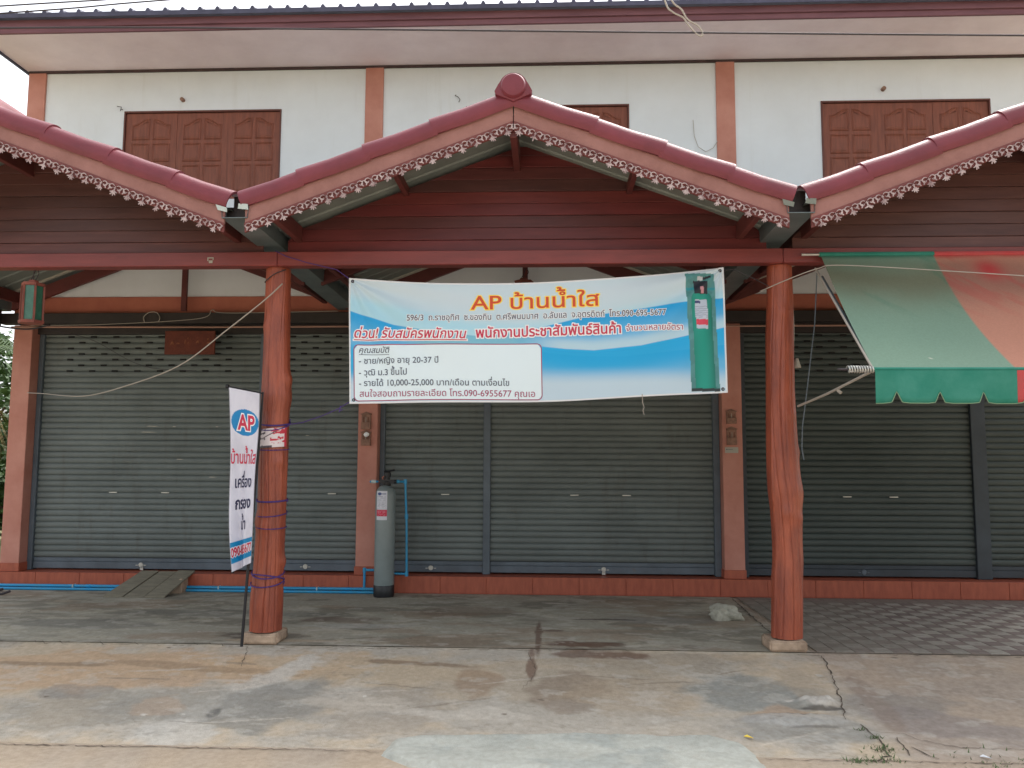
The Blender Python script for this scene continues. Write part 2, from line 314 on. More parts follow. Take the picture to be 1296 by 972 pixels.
# ================================================================ GROUND
def ground_col(X,Y):
    n1=fbm(X*.9+3,Y*1.6,5,1); n2=fbm(X*2.6,Y*4.2,6,5); n3=fbm(X*9,Y*15,5,9); n4=fbm(X*1.7+40,Y*3.4+8,5,3)
    def mix(c,col,k): return c*(1-k[...,None])+np.array(col)*k[...,None]
    slope=sstep(-3.13,-3.19,Y)
    tan=np.array(srgb(204,187,162)); grey=np.array(srgb(190,182,168))
    k=sstep(.42,.60,n1*.6+n2*.4+.05*(X>4.7))
    c=np.broadcast_to(tan,X.shape+(3,)).copy(); c=mix(c,grey,k)
    # warmer and browner on the right slab
    c=mix(c,srgb(176,158,142),sstep(4.6,4.9,X+.15*(n2-.5))*.7)
    fl=np.broadcast_to(np.array(srgb(148,144,134)),X.shape+(3,)).copy()
    fl=mix(fl,srgb(112,108,98),sstep(.45,.62,n4)*.75); fl=mix(fl,srgb(170,164,150),sstep(.58,.70,n2)*.6)
    fl=mix(fl,srgb(132,112,94),sstep(.55,.68,n1)*.5)
    fl=mix(fl,srgb(150,128,116),sstep(4.6,4.75,X)*.35)
    fl=fl*np.array([1.36,1.36,1.28])
    c=fl*(1-slope[...,None])+c*slope[...,None]
    def blob(x,y,rx,ry,col,s,rough=.55,rot=0,sd=0,edge=.2):
        nonlocal c
        cx,sx=math.cos(rot),math.sin(rot); a=(X-x)*cx+(Y-y)*sx; b=-(X-x)*sx+(Y-y)*cx
        dd=np.sqrt((a/rx)**2+(b/ry)**2)+rough*(fbm(X*3.1+sd,Y*5+sd,7,sd)-.5)*2.4
        c=mix(c,col,(1-sstep(1-edge,1+edge,dd))*s)
    T=srgb
    blob(-1.2,-3.75,1.5,.42,T(204,172,138),.75,sd=1); blob(.2,-3.55,.9,.3,T(206,178,142),.6,sd=2); blob(2.0,-3.75,1.4,.4,T(190,172,146),.5,sd=3)
    blob(-.8,-3.62,.75,.07,T(160,136,110),.55,sd=4,rot=-.12); blob(-1.9,-3.62,.6,.05,T(140,120,98),.6,sd=5); blob(1.3,-3.5,.5,.05,T(140,116,92),.7,sd=6,rot=-.1); blob(1.8,-3.85,.2,.28,T(158,130,104),.55,sd=7)
    blob(-.02,-4.05,.16,.75,T(212,206,194),.85,sd=8,rot=-.45,rough=.8); blob(-.25,-4.75,.28,.3,T(208,204,194),.8,sd=9,rough=.8); blob(-.55,-4.2,.5,.16,T(196,190,176),.6,sd=21,rough=.9)
    blob(.28,-4.3,.38,.55,T(150,148,140),.8,sd=10,rot=-.4); blob(-.1,-4.5,.06,.09,T(80,80,76),.8,sd=11); blob(-.5,-4.35,.55,.28,T(162,158,148),.6,sd=12); blob(-1.1,-4.5,.6,.3,T(160,156,146),.6,sd=13)
    blob(-1.35,-4.15,.3,.12,T(150,144,136),.5,sd=14,rough=.9); blob(-.55,-4.38,.17,.16,T(196,166,138),.4,sd=15,rough=.9)
    blob(1.2,-4.45,.6,.4,T(172,164,152),.7,sd=16); blob(.95,-4.3,.35,.12,T(206,196,180),.6,sd=26,rough=1); blob(1.7,-4.45,.5,.09,T(208,200,186),.7,sd=27,rough=1)
    blob(2.55,-4.0,.28,.32,T(148,130,112),.6,sd=17); blob(3.1,-4.1,.5,.4,T(184,166,142),.6,sd=28); blob(4.0,-4.0,.42,.3,T(150,152,146),.8,sd=18); blob(4.1,-4.33,.2,.13,T(196,166,138),.6,sd=19,rough=.9)
    blob(4.2,-4.6,.5,.2,T(150,150,144),.6,sd=20); blob(5.0,-4.15,.42,.24,T(154,148,140),.65,sd=22); blob(5.3,-4.5,.5,.2,T(152,142,136),.65,sd=23,rot=-.35); blob(3.4,-3.4,.7,.25,T(170,158,140),.6,sd=24)
    blob(3.1,-4.6,.6,.2,T(188,180,166),.5,sd=29); blob(4.9,-4.05,.1,.5,T(150,132,118),.5,sd=30); blob(4.45,-3.8,.14,.4,T(184,170,150),.6,sd=31)
    blob(4.45,-4.14,.13,.07,T(208,202,192),.85,sd=61,rough=.4); blob(4.44,-4.25,.17,.025,T(84,80,76),.8,sd=62,rough=.5); blob(4.2,-4.46,.33,.09,T(182,180,174),.7,sd=63,rough=.5); blob(4.3,-4.56,.2,.02,T(110,104,98),.6,sd=64,rough=.7); blob(4.25,-4.36,.2,.014,T(112,106,100),.6,sd=65,rough=.6)
    for i_ in range(16):
        rr_=random.Random(i_); blob(rr_.uniform(-1.6,4.2),rr_.uniform(-4.8,-3.5),rr_.uniform(.12,.45),rr_.uniform(.008,.022),T(214,204,188) if i_%2 else T(140,128,112),.55,sd=80+i_,rough=.8,rot=rr_.uniform(-.15,.45))
    for i_ in range(26):
        rr_=random.Random(90+i_); blob(rr_.uniform(-2.2,5.6),rr_.uniform(-4.9,-1.2),rr_.uniform(.012,.03),rr_.uniform(.012,.02),T(120,104,88) if i_%3 else T(226,222,212),.8,sd=120+i_,rough=.3)
    # floor stains
    blob(2.72,-2.95,.36,.14,T(100,70,52),.85,sd=41,rough=.7); blob(2.9,-3.25,.42,.09,T(110,78,60),.7,sd=42,rough=.7); blob(2.3,-2.5,.035,.75,T(104,76,60),.75,sd=43,rough=.5); blob(2.25,-3.55,.035,.35,T(120,88,70),.7,sd=44); blob(2.45,-2.35,.13,.05,T(104,80,64),.8,sd=55)
    blob(.6,-2.25,.5,.1,T(182,180,170),.7,sd=45,rough=.9); blob(-.0,-2.5,.5,.13,T(186,178,160),.6,sd=46,rough=.9); blob(2.5,-.7,.16,.06,T(196,190,176),.8,sd=47,rough=.9); blob(3.7,-1.7,.6,.25,T(150,148,140),.6,sd=48)
    blob(.2,-1.9,.35,.15,T(108,84,70),.55,sd=49,rough=.9); blob(1.4,-1.3,.6,.3,T(134,116,98),.5,sd=50); blob(-2.4,-2.3,.8,.25,T(116,116,110),.5,sd=51); blob(-1.2,-1.6,1.1,.2,T(110,112,106),.4,sd=52); blob(3.0,-1.7,.26,.04,T(74,60,52),.8,sd=53,rough=.7)
    blob(-.35,-2.75,.35,.14,T(96,82,70),.6,sd=54,rough=.8); blob(-.1,-2.98,.5,.06,T(190,170,144),.6,sd=57)
    n5=fbm(X*24,Y*40,4,13); c=c*(.88+.17*n3[...,None]+.10*n5[...,None]); c=mix(c,T(122,112,98),sstep(.60,.70,n5*.5+n2*.5)*.3); c=mix(c,T(214,208,196),sstep(.60,.67,fbm(X*5,Y*9,7,33))*.32)
    c=mix(c,T(76,62,52),sstep(.05,0,np.abs(Y+3.16)+.05*(n3-.4))*.35*sstep(.4,.6,n2))
    return c
xs=np.concatenate([np.arange(-9,-4.2,.06),np.arange(-4.2,7.3,.0145),np.arange(7.3,12,.06)])
def gz(X,Y):
    e=lambda x,y,rx,ry,p=4:np.exp(-(((X-x)/rx)**p+((Y-y+.03*(fbm(X*7,Y*7,3,8)-.5))/ry)**p))
    rough=.2+1.5*fbm(X*22,Y*26,4,60)
    return .026*e(4.45,-4.15,.15,.075)*rough+.014*e(4.22,-4.45,.34,.10)*rough+0.012*(fbm(X*1.3,Y*2.1,4,77)-.5)+.006*(fbm(X*8,Y*9,3,78)-.5)
Yf=np.linspace(.3,-3.16,150); X,Yg=np.meshgrid(xs,Yf)
Z=.045*(-Yg/3.15)+gz(X,Yg)*.35*sstep(-.02,-.4,Yg); Z=np.where(X>4.72,Z-.012*sstep(4.72,4.76,X)*sstep(-3.14,-3.1,Yg),Z)
tag(grid_obj('porch_floor',np.stack([X,Yg,Z],-1),ground_col(X,Yg),m_concA),kind='structure')
Ys=np.concatenate([[-3.16],np.linspace(-3.185,-5.08,130),[-5.1]]); X,Yg=np.meshgrid(xs,Ys)
k=np.clip((-3.16-Yg)/1.92,0,1); Z=.040-.235*(k+.06*np.sin(k*math.pi))-.012*sstep(-3.165,-3.18,Yg)+gz(X,Yg)*(1.6*np.sin(np.clip(k,0,1)*math.pi)+.15)
tag(grid_obj('concrete_slope',np.stack([X,Yg,Z],-1),ground_col(X,Yg),m_concA),kind='structure')
Yr=np.concatenate([np.linspace(-5.04,-7,60),np.linspace(-7.1,-32,140)]); xr=np.concatenate([np.arange(-30,-5,.5),np.arange(-5,8,.07),np.arange(8,34,.5)]); X,Yg=np.meshgrid(xr,Yr); rc=ground_col(X,np.clip(Yg*.3-3.6,-9,-3.4)); rc=rc*.35+np.array(srgb(178,160,140))*.65
tag(grid_obj('road',np.stack([X,Yg,-.2+gz(X,Yg)*.5-.006*(Yg<-6)],-1),rc,m_concA),kind='structure')
mb=MB(); mb.box(-400,400,-400,600,-.6,-.24); tag(mb.build('terrain',m_grass),kind='structure')
mb=MB(); mb.box(-5.6,-4.98,.0,9,-.1,-.01)
def strip(pts,wd,z,name,parent=None,m=m_crack):
    mb=MB()
    P=[]
    for (a,b) in zip(pts[:-1],pts[1:]):
        n=max(2,int(math.dist(a,b)/.035))
        for i in range(n): t=i/n; P.append((a[0]*(1-t)+b[0]*t+random.uniform(-.012,.012),a[1]*(1-t)+b[1]*t+random.uniform(-.014,.014)))
    P.append(pts[-1]); V=[];F=[]
    for i,p in enumerate(P):
        q=P[min(i+1,len(P)-1)]; o=P[max(i-1,0)]; dx,dy=q[0]-o[0],q[1]-o[1]; l=math.hypot(dx,dy) or 1; ww=wd*.75*random.uniform(.2,1)*(.3+.7*math.sin(math.pi*(i+.5)/len(P))**.5)
        zz=z(p[0],p[1])
        V+=[(p[0]-dy/l*ww,p[1]+dx/l*ww,zz),(p[0]+dy/l*ww,p[1]-dx/l*ww,zz)]
        if i: F.append((2*i-2,2*i-1,2*i+1,2*i))
    mb.add(V,F); return tag(mb.build(name,m,parent),kind='structure')
def slz(x,y):
    if y>-3.16: return .045*(-y/3.15)+gz(np.array([x]),np.array([y]))[0]*.35+.006-(.012 if x>4.75 else 0)
    if y<-5.06: return -.2+gz(np.array([x]),np.array([y]))[0]*.5+.006
    k=(-3.16-y)/1.92; return .028-.235*(k+.06*math.sin(k*math.pi))+gz(np.array([x]),np.array([y]))[0]*(1.6*math.sin(k*math.pi)+.15)+.006
for pts,wd in (([(4.6,-3.17),(4.81,-3.2),(4.76,-3.59),(4.66,-4.06),(4.56,-4.45)],.011),([(4.65,-4.5),(4.68,-4.77),(4.64,-4.99),(4.5,-5.08)],.012),([(4.7,-4.62),(4.85,-4.65),(5.02,-4.79),(5.17,-4.86),(5.7,-4.86)],.006),
    ([(4.81,-4.72),(4.78,-4.98)],.009),([(4.83,-4.85),(4.95,-5.02)],.009),([(-.37,-3.17),(-.3,-3.34),(-.24,-3.62)],.006),([(-3.35,-1.95),(-3.42,-1.5),(-3.2,-1.34),(-2.9,-1.25)],.009),([(-3.9,-1.9),(-3.6,-1.85)],.008),
    ([(4.72,-.05),(4.66,-1.14),(4.6,-2.4),(4.62,-3.0)],.016),([(-4.9,-3.165),(-1.6,-3.168),(.8,-3.17),(3.4,-3.165)],.007),([(4.8,-3.165),(7.5,-3.168)],.010),([(-5,-5.085),(-1,-5.09),(1.3,-5.09)],.010),([(3.8,-5.085),(6,-5.08),(9,-5.09)],.010),([(2.2,-3.2),(2.3,-3.6),(2.18,-4.0)],.005),([(1.9,-3.4),(2.1,-3.45)],.006)):
    strip(pts,wd,slz,'ground_crack')
# pale repair patch at the foot of the slope
nx_,ny_=150,50; U,V_=np.meshgrid(np.linspace(0,1,nx_),np.linspace(0,1,ny_))
a=np.array([1.30,1.5,2.65,3.5,3.77]); X=1.28+2.5*U; yt=np.interp(X,[1.28,1.34,1.5,1.9,2.65,3.5,3.68,3.80],[-5.1,-4.92,-4.83,-4.77,-4.74,-4.72,-4.85,-5.06]); yb=np.interp(X,[1.28,1.5,2.5,3.5,3.80],[-5.14,-5.34,-5.42,-5.42,-5.3]); 
yt=yt+.09*(fbm(X*5,X*0,5,3)-.5); Y_=yt*(1-V_)+yb*V_; ed=np.minimum(np.minimum(V_,1-V_)*9,np.minimum(U,1-U)*26); zb=np.vectorize(slz)(X,Y_)
Z=zb-.012+.034*sstep(0,1,ed)+.008*fbm(X*5,Y_*7,4,5)
pc=np.array(srgb(192,194,184))*(.78+.4*fbm(X*2.4,Y_*7,5,66)[...,None]); pk=sstep(.55,.7,fbm(X*3,Y_*5,5,12))[...,None]*.5; pc=pc*(1-pk)+np.array(srgb(158,164,160))*pk
tag(grid_obj('repair_patch',np.stack([X,Y_,Z],-1),pc,m_concA),kind='structure')
# broken ledge of paler concrete
def lump(name,m,c,r,seed,amp=.25,parent=None,n=18,flat=0):
    rr=random.Random(seed); mb=MB(); bm=bmesh.new(); bmesh.ops.create_icosphere(bm,subdivisions=4,radius=1)
    for v in bm.verts:
        p=v.co.normalized(); f=1+amp*(float(fbm(np.array([p.x*1.6+seed+p.z]),np.array([p.y*1.6+seed*2+p.z*1.3]),4,seed)[0])-.5)*2
        fc=max(abs(p.x),abs(p.y),abs(p.z)); f*= (1-flat)+flat/fc*.8
        v.co=Vector((c[0]+p.x*r[0]*f,c[1]+p.y*r[1]*f,c[2]+p.z*r[2]*f))
    mb.add([tuple(v.co) for v in bm.verts],[tuple(x.index for x in f.verts) for f in bm.faces]); bm.free()
    return mb.build(name,m,parent,smooth='all')
# weeds
mb=MB()
for (x,y,n,sp) in ((4.64,-4.9,70,.06),(4.66,-4.72,26,.03),(4.56,-5.06,60,.07),(4.6,-4.6,14,.02),(4.4,-5.08,50,.05),(5.3,-5.08,60,.2)):
    for i in range(n):
        px,py=random.gauss(x,sp),random.gauss(y,sp*.5); a=random.uniform(0,6.28); l=random.uniform(.012,.03); h=random.uniform(.008,.03); z=slz(px,py)-.004
        dx,dy=math.cos(a)*l,math.sin(a)*l; mb.add([(px-dy*.2,py+dx*.2,z),(px+dy*.2,py-dx*.2,z),(px+dx,py+dy,z+h)],[(0,1,2)])
tag(mb.build('crack_weeds',m_weed),'small green weeds growing from the cracks at the foot of the slope','weeds',kind='stuff')
# leaf litter
for i,(x,y,lab) in enumerate(((3.78,-4.77,'yellow fallen leaf lying beside the pale repair patch'),(5.26,-5.0,'white scrap of litter at the road edge on the right'))):
    mb=MB(); z=slz(x,y)+.006; mb.add([(x-.03,y+.02,z),(x-.006,y+.022,z+.01),(x+.03,y-.02,z),(x+.006,y-.026,z+.008)],[(0,1,2,3)]); mb.add([(x-.03,y+.02,z-.003),(x-.006,y+.022,z+.007),(x+.03,y-.02,z-.003),(x+.006,y-.026,z+.005)],[(3,2,1,0)])
    tag(mb.build('fallen_leaf' if i==0 else 'litter_scrap',m_pyel if i==0 else m_white),lab,'leaf' if i==0 else 'litter')
# floor pavers in the right bay: nearest 300 single, rest joined
P0=MB(); s=.17; P0.box(-s/2+.003,s/2-.003,-s/2+.003,s/2-.003,0,.016); pm=P0.mesh('paver',m_tileA,(0,0,0),bev=.002)
floor=bpy.data.objects['porch_floor']; cnt=0; rest=MB(); cells=[]
for j in range(18):
    for i in range(27):
        x=4.80+s*(i+.5); y=-3.10+s*(j+.5)
        if x<8.9-.1*(17-j) : cells.append((y,x,i,j))
cells.sort(key=lambda c:(c[0],abs(c[1]-5)))
for (y,x,i,j) in cells:
    z=.045*(-y/3.15)-.017+random.uniform(-.0015,.0015)
    v=float(fbm(np.array([x*1.1]),np.array([y*1.4]),3,4)[0]); dust=max(0,1-(x-4.8)/1.5)*.8+max(0,v-.5)*1.2
    base=np.array(srgb(172,166,156)) if (i+j)%2 else np.array(srgb(136,122,116)); base=base*(.85+.25*random.random())
    dk=min(.9,dust); col=base*(1-dk)+np.array(srgb(146,140,128))*dk
    if cnt<300:
        o=bpy.data.objects.new('paver',pm); link(o,floor,(x,y,z)); o.color=(*col,1); cnt+=1
    else: rest.box(x-s/2+.003,x+s/2-.003,y-s/2+.003,y+s/2-.003,z,z+.016)
if rest.v:
    o=tag(rest.build('paver_field',m_tileA,floor),kind='stuff'); o.color=(*srgb(140,130,122),1)
# ================================================================ BUILDING
B=thing('shophouse','two storey white shophouse row with terracotta pillars and grey roller shutters','building',(2.4,0,0))
XP=[-4.8,0,4.8,9.6]
WIN=[-3.53+4.8*i for i in range(3)]
mb=MB()   # upper wall with window openings
edges=[-4.93]+[v for x in WIN for v in (x,x+2.23)]+[9.73]
for a,b in zip(edges[0::2],edges[1::2]): mb.box(a,b,0,.2,3.93,7.17)
for x in WIN: mb.box(x,x+2.23,0,.2,6.57,7.17); mb.box(x,x+2.23,0,.2,3.93,5.3)
mb.build('upper_wall',m_wall,B)
mb=MB(); mb.box(-4.93,9.73,-.02,.2,3.69,3.93); mb.build('wall_band',m_band,B,bev=.004)
mb=MB(); mb.box(-5.05,9.9,-.13,-.0,3.545,3.69); mb.build('steel_lintel',m_black,B,bev=.004)
mb=MB(); mb.box(-4.9,9.7,.45,9,0,7.3); mb.build('rear_body',m_plaster,B)
mb=MB(); mb.box(-4.93,9.73,.12,.44,3.44,3.69); mb.build('shutter_head',m_black,B)
mb=MB(); mb.tube([(-4.9,-.1,3.505),(-2,-.1,3.495),(0,-.1,3.50),(4.8,-.1,3.49),(9.6,-.1,3.50)],.012,6); mb.build('conduit',m_pinkcond,B,smooth=True)
mb=MB(); mb.box(-4.93,9.73,-.025,-.0,7.135,7.17); mb.build('cornice_strip',m_trimdk,B)
for i,x in enumerate(XP):
    mb=MB(); mb.box(x-.125,x+.125,-.03,.1,3.93,7.135); mb.build('upper_pilaster',m_terra,B,bev=.004)
    mb=MB(); mb.box(x-.13,x+.13,-.0,.3,.33,3.545); mb.build('pillar',m_terra,B,bev=.006)
    mb=MB(); mb.box(x-.142,x+.142,-.012,.3,.225,.335); mb.build('pillar_plinth',m_tileR,B,bev=.004)
# step with riser tiles
mb=MB(); mb.box(-5.0,9.8,-.03,.6,.0,.222); mb.build('entrance_step',m_tileR,B)
rt_=MB(); rt_.box(0,.596,-.012,0,0,.215); rtm=rt_.mesh('riser_tile',m_tileR,(0,0,0),bev=.003)
for i in range(25): o=bpy.data.objects.new('riser_tile',rtm); link(o,B,(-5.0+.6*i,-.031,.008))
# eave: soffit, fascia, corrugated roof
mb=MB(); mb.box(-4.95,9.9,-1.0,-.0,7.171,7.20); mb.build('soffit',m_soffit,B)
mb=MB(); mb.box(-4.99,-4.95,-1.02,8,7.15,7.31); mb.build('gable_end_board',m_roofdk,B)
mb=MB(); mb.box(-4.99,9.9,-1.035,-1.0,7.165,7.30); mb.build('eave_fascia',m_fasU,B,bev=.004)
mb=MB(); mb.box(-4.99,9.9,-1.06,-1.036,7.235,7.33); mb.build('eave_fascia_cap',m_fasU,B,bev=.004)
mb=MB(); V=[];F=[]; xx=-5.02; prof=[]
while xx<10:
    for dx,h in ((0,0),(.085,.0),(.092,.02),(.102,.036),(.115,.042),(.128,.036),(.138,.02),(.145,0)): prof.append((xx+dx,h))
    xx+=.224
for (yy,zz) in ((-1.14,7.345),(6,9.6)):
    for x,h in prof: V.append((x,yy,zz+h+.03))
    for x,h in prof: V.append((x,yy,zz-.03))
n=len(prof)
for i in range(n-1): F+=[(i,i+1,2*n+i+1,2*n+i),(n+i,3*n+i,3*n+i+1,n+i+1),(i,n+i,n+i+1,i+1)]
mb.add(V,F); mb.build('corrugated_roof',m_roofdk,B,smooth=True)
# window shutters
def panel_outline(x0,x1,z0,z1,arch,side):
    if not arch: return [(x0,z0),(x1,z0),(x1,z1),(x0,z1)]
    pts=[(x0,z0),(x1,z0)]; N=8; h=.085
    top=[]
    for i in range(N+1):
        t=i/N; z=z1-h*(1-float(sstep(.12,.8,np.array(t)))) ; top.append((x0+(x1-x0)*t,z))
    if side<0: pts+=top[::-1]
    else: pts+=[(x1-(t[0]-x0),t[1]) for t in top]
    if side>0:  # mirror: reorder to stay counter clockwise
        pts=[(x0,z0),(x1,z0)]+sorted([(x1-(t[0]-x0),t[1]) for t in top],key=lambda p:-p[0])
    return pts
def inset(poly,dv):
    return offset(poly,-dv)
def leaf_mesh(W,H):
    mb=MB(); mb.box(0,W,.0,.03,0,H); st=.085; mid=.035; cw=(W-2*st-mid)/2
    rows=[(H-.075-.31,H-.075,True),(H-.075-.31-.045-.27,H-.075-.31-.045,False),(.08,H-.075-.31-.09-.27,False)]
    for z0,z1,ar in rows:
        for sd in (-1,1):
            x0=st if sd<0 else st+cw+mid; o=panel_outline(x0,x0+cw,z0,z1,ar,sd)
            i1=inset(o,.013); i2=inset(o,.026); i3=inset(o,.055); n=len(o)
            v=[(x,0.0005,z) for x,z in o]+[(x,-.011,z) for x,z in i1]+[(x,.001-.002,z) for x,z in i2]+[(x,-.009,z) for x,z in i3]
            f=[]
            for r_ in range(3):
                for k_ in range(n): f.append((r_*n+k_,r_*n+(k_+1)%n,(r_+1)*n+(k_+1)%n,(r_+1)*n+k_))
            f.append(tuple(range(3*n,4*n))); mb.add(v,f)
    return mb.mesh('shutter_leaf',m_teak,(0,0,0))
lm=leaf_mesh(.725,1.24)
for wi,x in enumerate(WIN):
    win=MB(); win.box(x,x+2.23,.05,.12,5.30,6.57); wo=win.build('window',m_teakdk,B)
    for (a,b,c,e) in ((x,x+.022,5.3,6.57),(x+2.208,x+2.23,5.3,6.57),(x+.022,x+2.208,6.545,6.57)):
        q=MB(); q.box(a,b,-.015,.05,c,e); q.build('window_frame',m_teakdk,wo,bev=.003)
    for k_ in range(3): o=bpy.data.objects.new('shutter_leaf',lm); link(o,wo,(x+.026+.7275*k_,.012+.004*(k_%2),5.3))
    if wi!=1:
        q=MB(); q.tube([(x+.83,.0,6.72),(x+.83,-.05,6.72)],.028,10); q.lathe([(.0,0),(.018,0)],(x+.83,-.051,6.72),10,'y'); q.build('drain_pipe_stub',m_incense,B,smooth=True)
q=MB(); q.tube([(-3.56,.0,6.6),(-3.575,-.02,6.6),(-3.575,-.03,6.57),(-3.56,-.04,6.62),(-3.62,-.04,6.63)],.006,5); q.build('wire_hook',m_wiredk,B)
q=MB(); q.tube([(1.13,.0,6.74),(1.12,-.02,6.72),(1.16,-.03,6.70),(1.19,-.02,6.66),(1.17,-.01,6.63)],.005,5); q.build('wire_hook',m_wiredk,B)
q=MB(); q.tube([(4.36,-.01,6.33),(4.37,-.02,6.1),(4.42,-.02,5.95),(4.52,-.02,5.88),(4.62,-.02,5.93),(4.68,-.03,6.02)],.004,5); q.build('loose_wire',m_wire,B)
for i in range(9):
    q=MB();x=-3.53+.72+random.uniform(-.02,.24);z=6.575+random.uniform(-.003,.02); q.add([(x,-.02,z),(x+random.uniform(.01,.03),-.025,z+.004),(x+.01,-.02,z+.02)],[(0,1,2)])
# roller shutters
P_=.0795
def slat_profile(n=6):  # (y,z)
    return [(0.0,0.0),(-.010,.006),(-.017,.022),(-.019,.040),(-.017,.058),(-.010,.072),(0,.0785)]
def roller(x0,x1,zt,vents):
    Wd=x1-x0; pr=slat_profile(); sm=MB(); V=[];F=[]; n=len(pr); nb=2
    for xe in (0,Wd):
        V+=[(xe,y,z) for y,z in pr]+[(xe,y+.004,z) for y,z in pr]
    for i in range(n-1): F+=[(i,i+1,2*n+i+1,2*n+i),(n+i,3*n+i,3*n+i+1,n+i+1)]
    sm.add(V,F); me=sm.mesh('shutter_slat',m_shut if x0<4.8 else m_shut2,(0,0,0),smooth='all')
    root=MB(); root.box(x0-.0,x1,.235,.245,.395,zt); ro=root.build('roller_shutter',m_slot,B)
    z=.392; k=0; rnd=random.Random(int(x0*100))
    while z<zt-.04:
        o=bpy.data.objects.new('shutter_slat',me); link(o,ro,(x0,.222+rnd.uniform(-.0015,.0015),z)); o.rotation_euler=(rnd.uniform(-.05,.05),rnd.uniform(-.0007,.0007),0); z+=P_; k+=1
    top=z
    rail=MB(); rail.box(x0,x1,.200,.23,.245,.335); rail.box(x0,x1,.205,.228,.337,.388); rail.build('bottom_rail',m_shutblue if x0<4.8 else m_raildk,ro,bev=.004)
    if vents:
        vm=MB()
        for rr in range(7):
            zz=top-P_*(rr+1.5)+P_*.5; 
            xx=x0+.36+(.16 if rr%2 else 0)
            while xx<x1-.3:
                vm.box(xx-.042,xx+.042,.197,.206,zz-.012,zz+.010); xx+=.32
        tag(vm.build('vent_slots',m_slot,ro),kind='stuff')
    return ro
sh=[]
doors=[(-4.60,-1.55,1),(-1.47,-.15,1),(.2,1.53,0),(1.63,4.58,0),(5.02,7.93,1),(8.12,9.42,1)]
for (a,b,vt) in doors: sh.append(roller(a,b,3.50,vt))
for (a,b) in ((-4.67,-4.60),(-1.55,-1.47),(-.15,-.13),(.13,.2),(1.53,1.63),(4.58,4.67),(4.93,5.02),(7.93,8.12),(9.42,9.47)):
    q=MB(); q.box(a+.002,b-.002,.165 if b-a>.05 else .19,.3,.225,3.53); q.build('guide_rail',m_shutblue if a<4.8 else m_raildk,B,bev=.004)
for di,hx in ((0,(-3.536,-2.81)),(1,(-.516,)),(2,(1.02,)),(3,(2.749,3.439)),(4,(6.32,6.92)),(5,(8.9,))):
    for x in hx:
        q=MB(); q.box(x-.055,x+.055,.196,.206,1.262,1.276); q.build('finger_slot',m_bright,sh[di],bev=.002)
for di,x in ((0,-3.1),(1,-.85),(2,.84),(3,3.13),(4,6.5),(5,8.8)):
    q=MB(); q.lathe([(0,-.012),(.03,-.012),(.034,-.004),(.034,.004)],(x,.2,.300),14,'y'); q.box(x-.07,x-.04,.19,.2,.29,.30); q.box(x+.04,x+.07,.19,.2,.29,.30)
    q.build('lock_plate',m_bright if di!=4 else m_shutblue,sh[di],smooth=True)
for x,di in ((-3.08,0),(3.13,3)):
    q=MB(); q.box(x-.022,x+.022,.175,.192,.232,.268); q.tube([(x-.014,.184,.268),(x-.014,.184,.288),(x,.184,.296),(x+.014,.184,.288),(x+.014,.184,.268)],.004,6); q.build('padlock',m_bright,sh[di],bev=.003)
# scuffs where enamel is scraped: small flat plates of bare metal
for (x,z,l) in ((-3.12,2.17,.19),(-2.75,2.165,.06),(-2.15,2.165,.05),(-2.68,1.72,.11),(-2.22,1.48,.12),(-3.2,2.09,.25),(-.9,2.05,.06)):
    q=MB(); q.add([(x,.1995,z),(x+l*.5,.1995,z-.004),(x+l,.1995,z+.001),(x+l*.6,.1995,z+.007),(x+l*.2,.1995,z+.009)],[(0,1,2,3,4)]); q.build('scuff_mark',m_insul,sh[0] if x<-1.5 else sh[1])
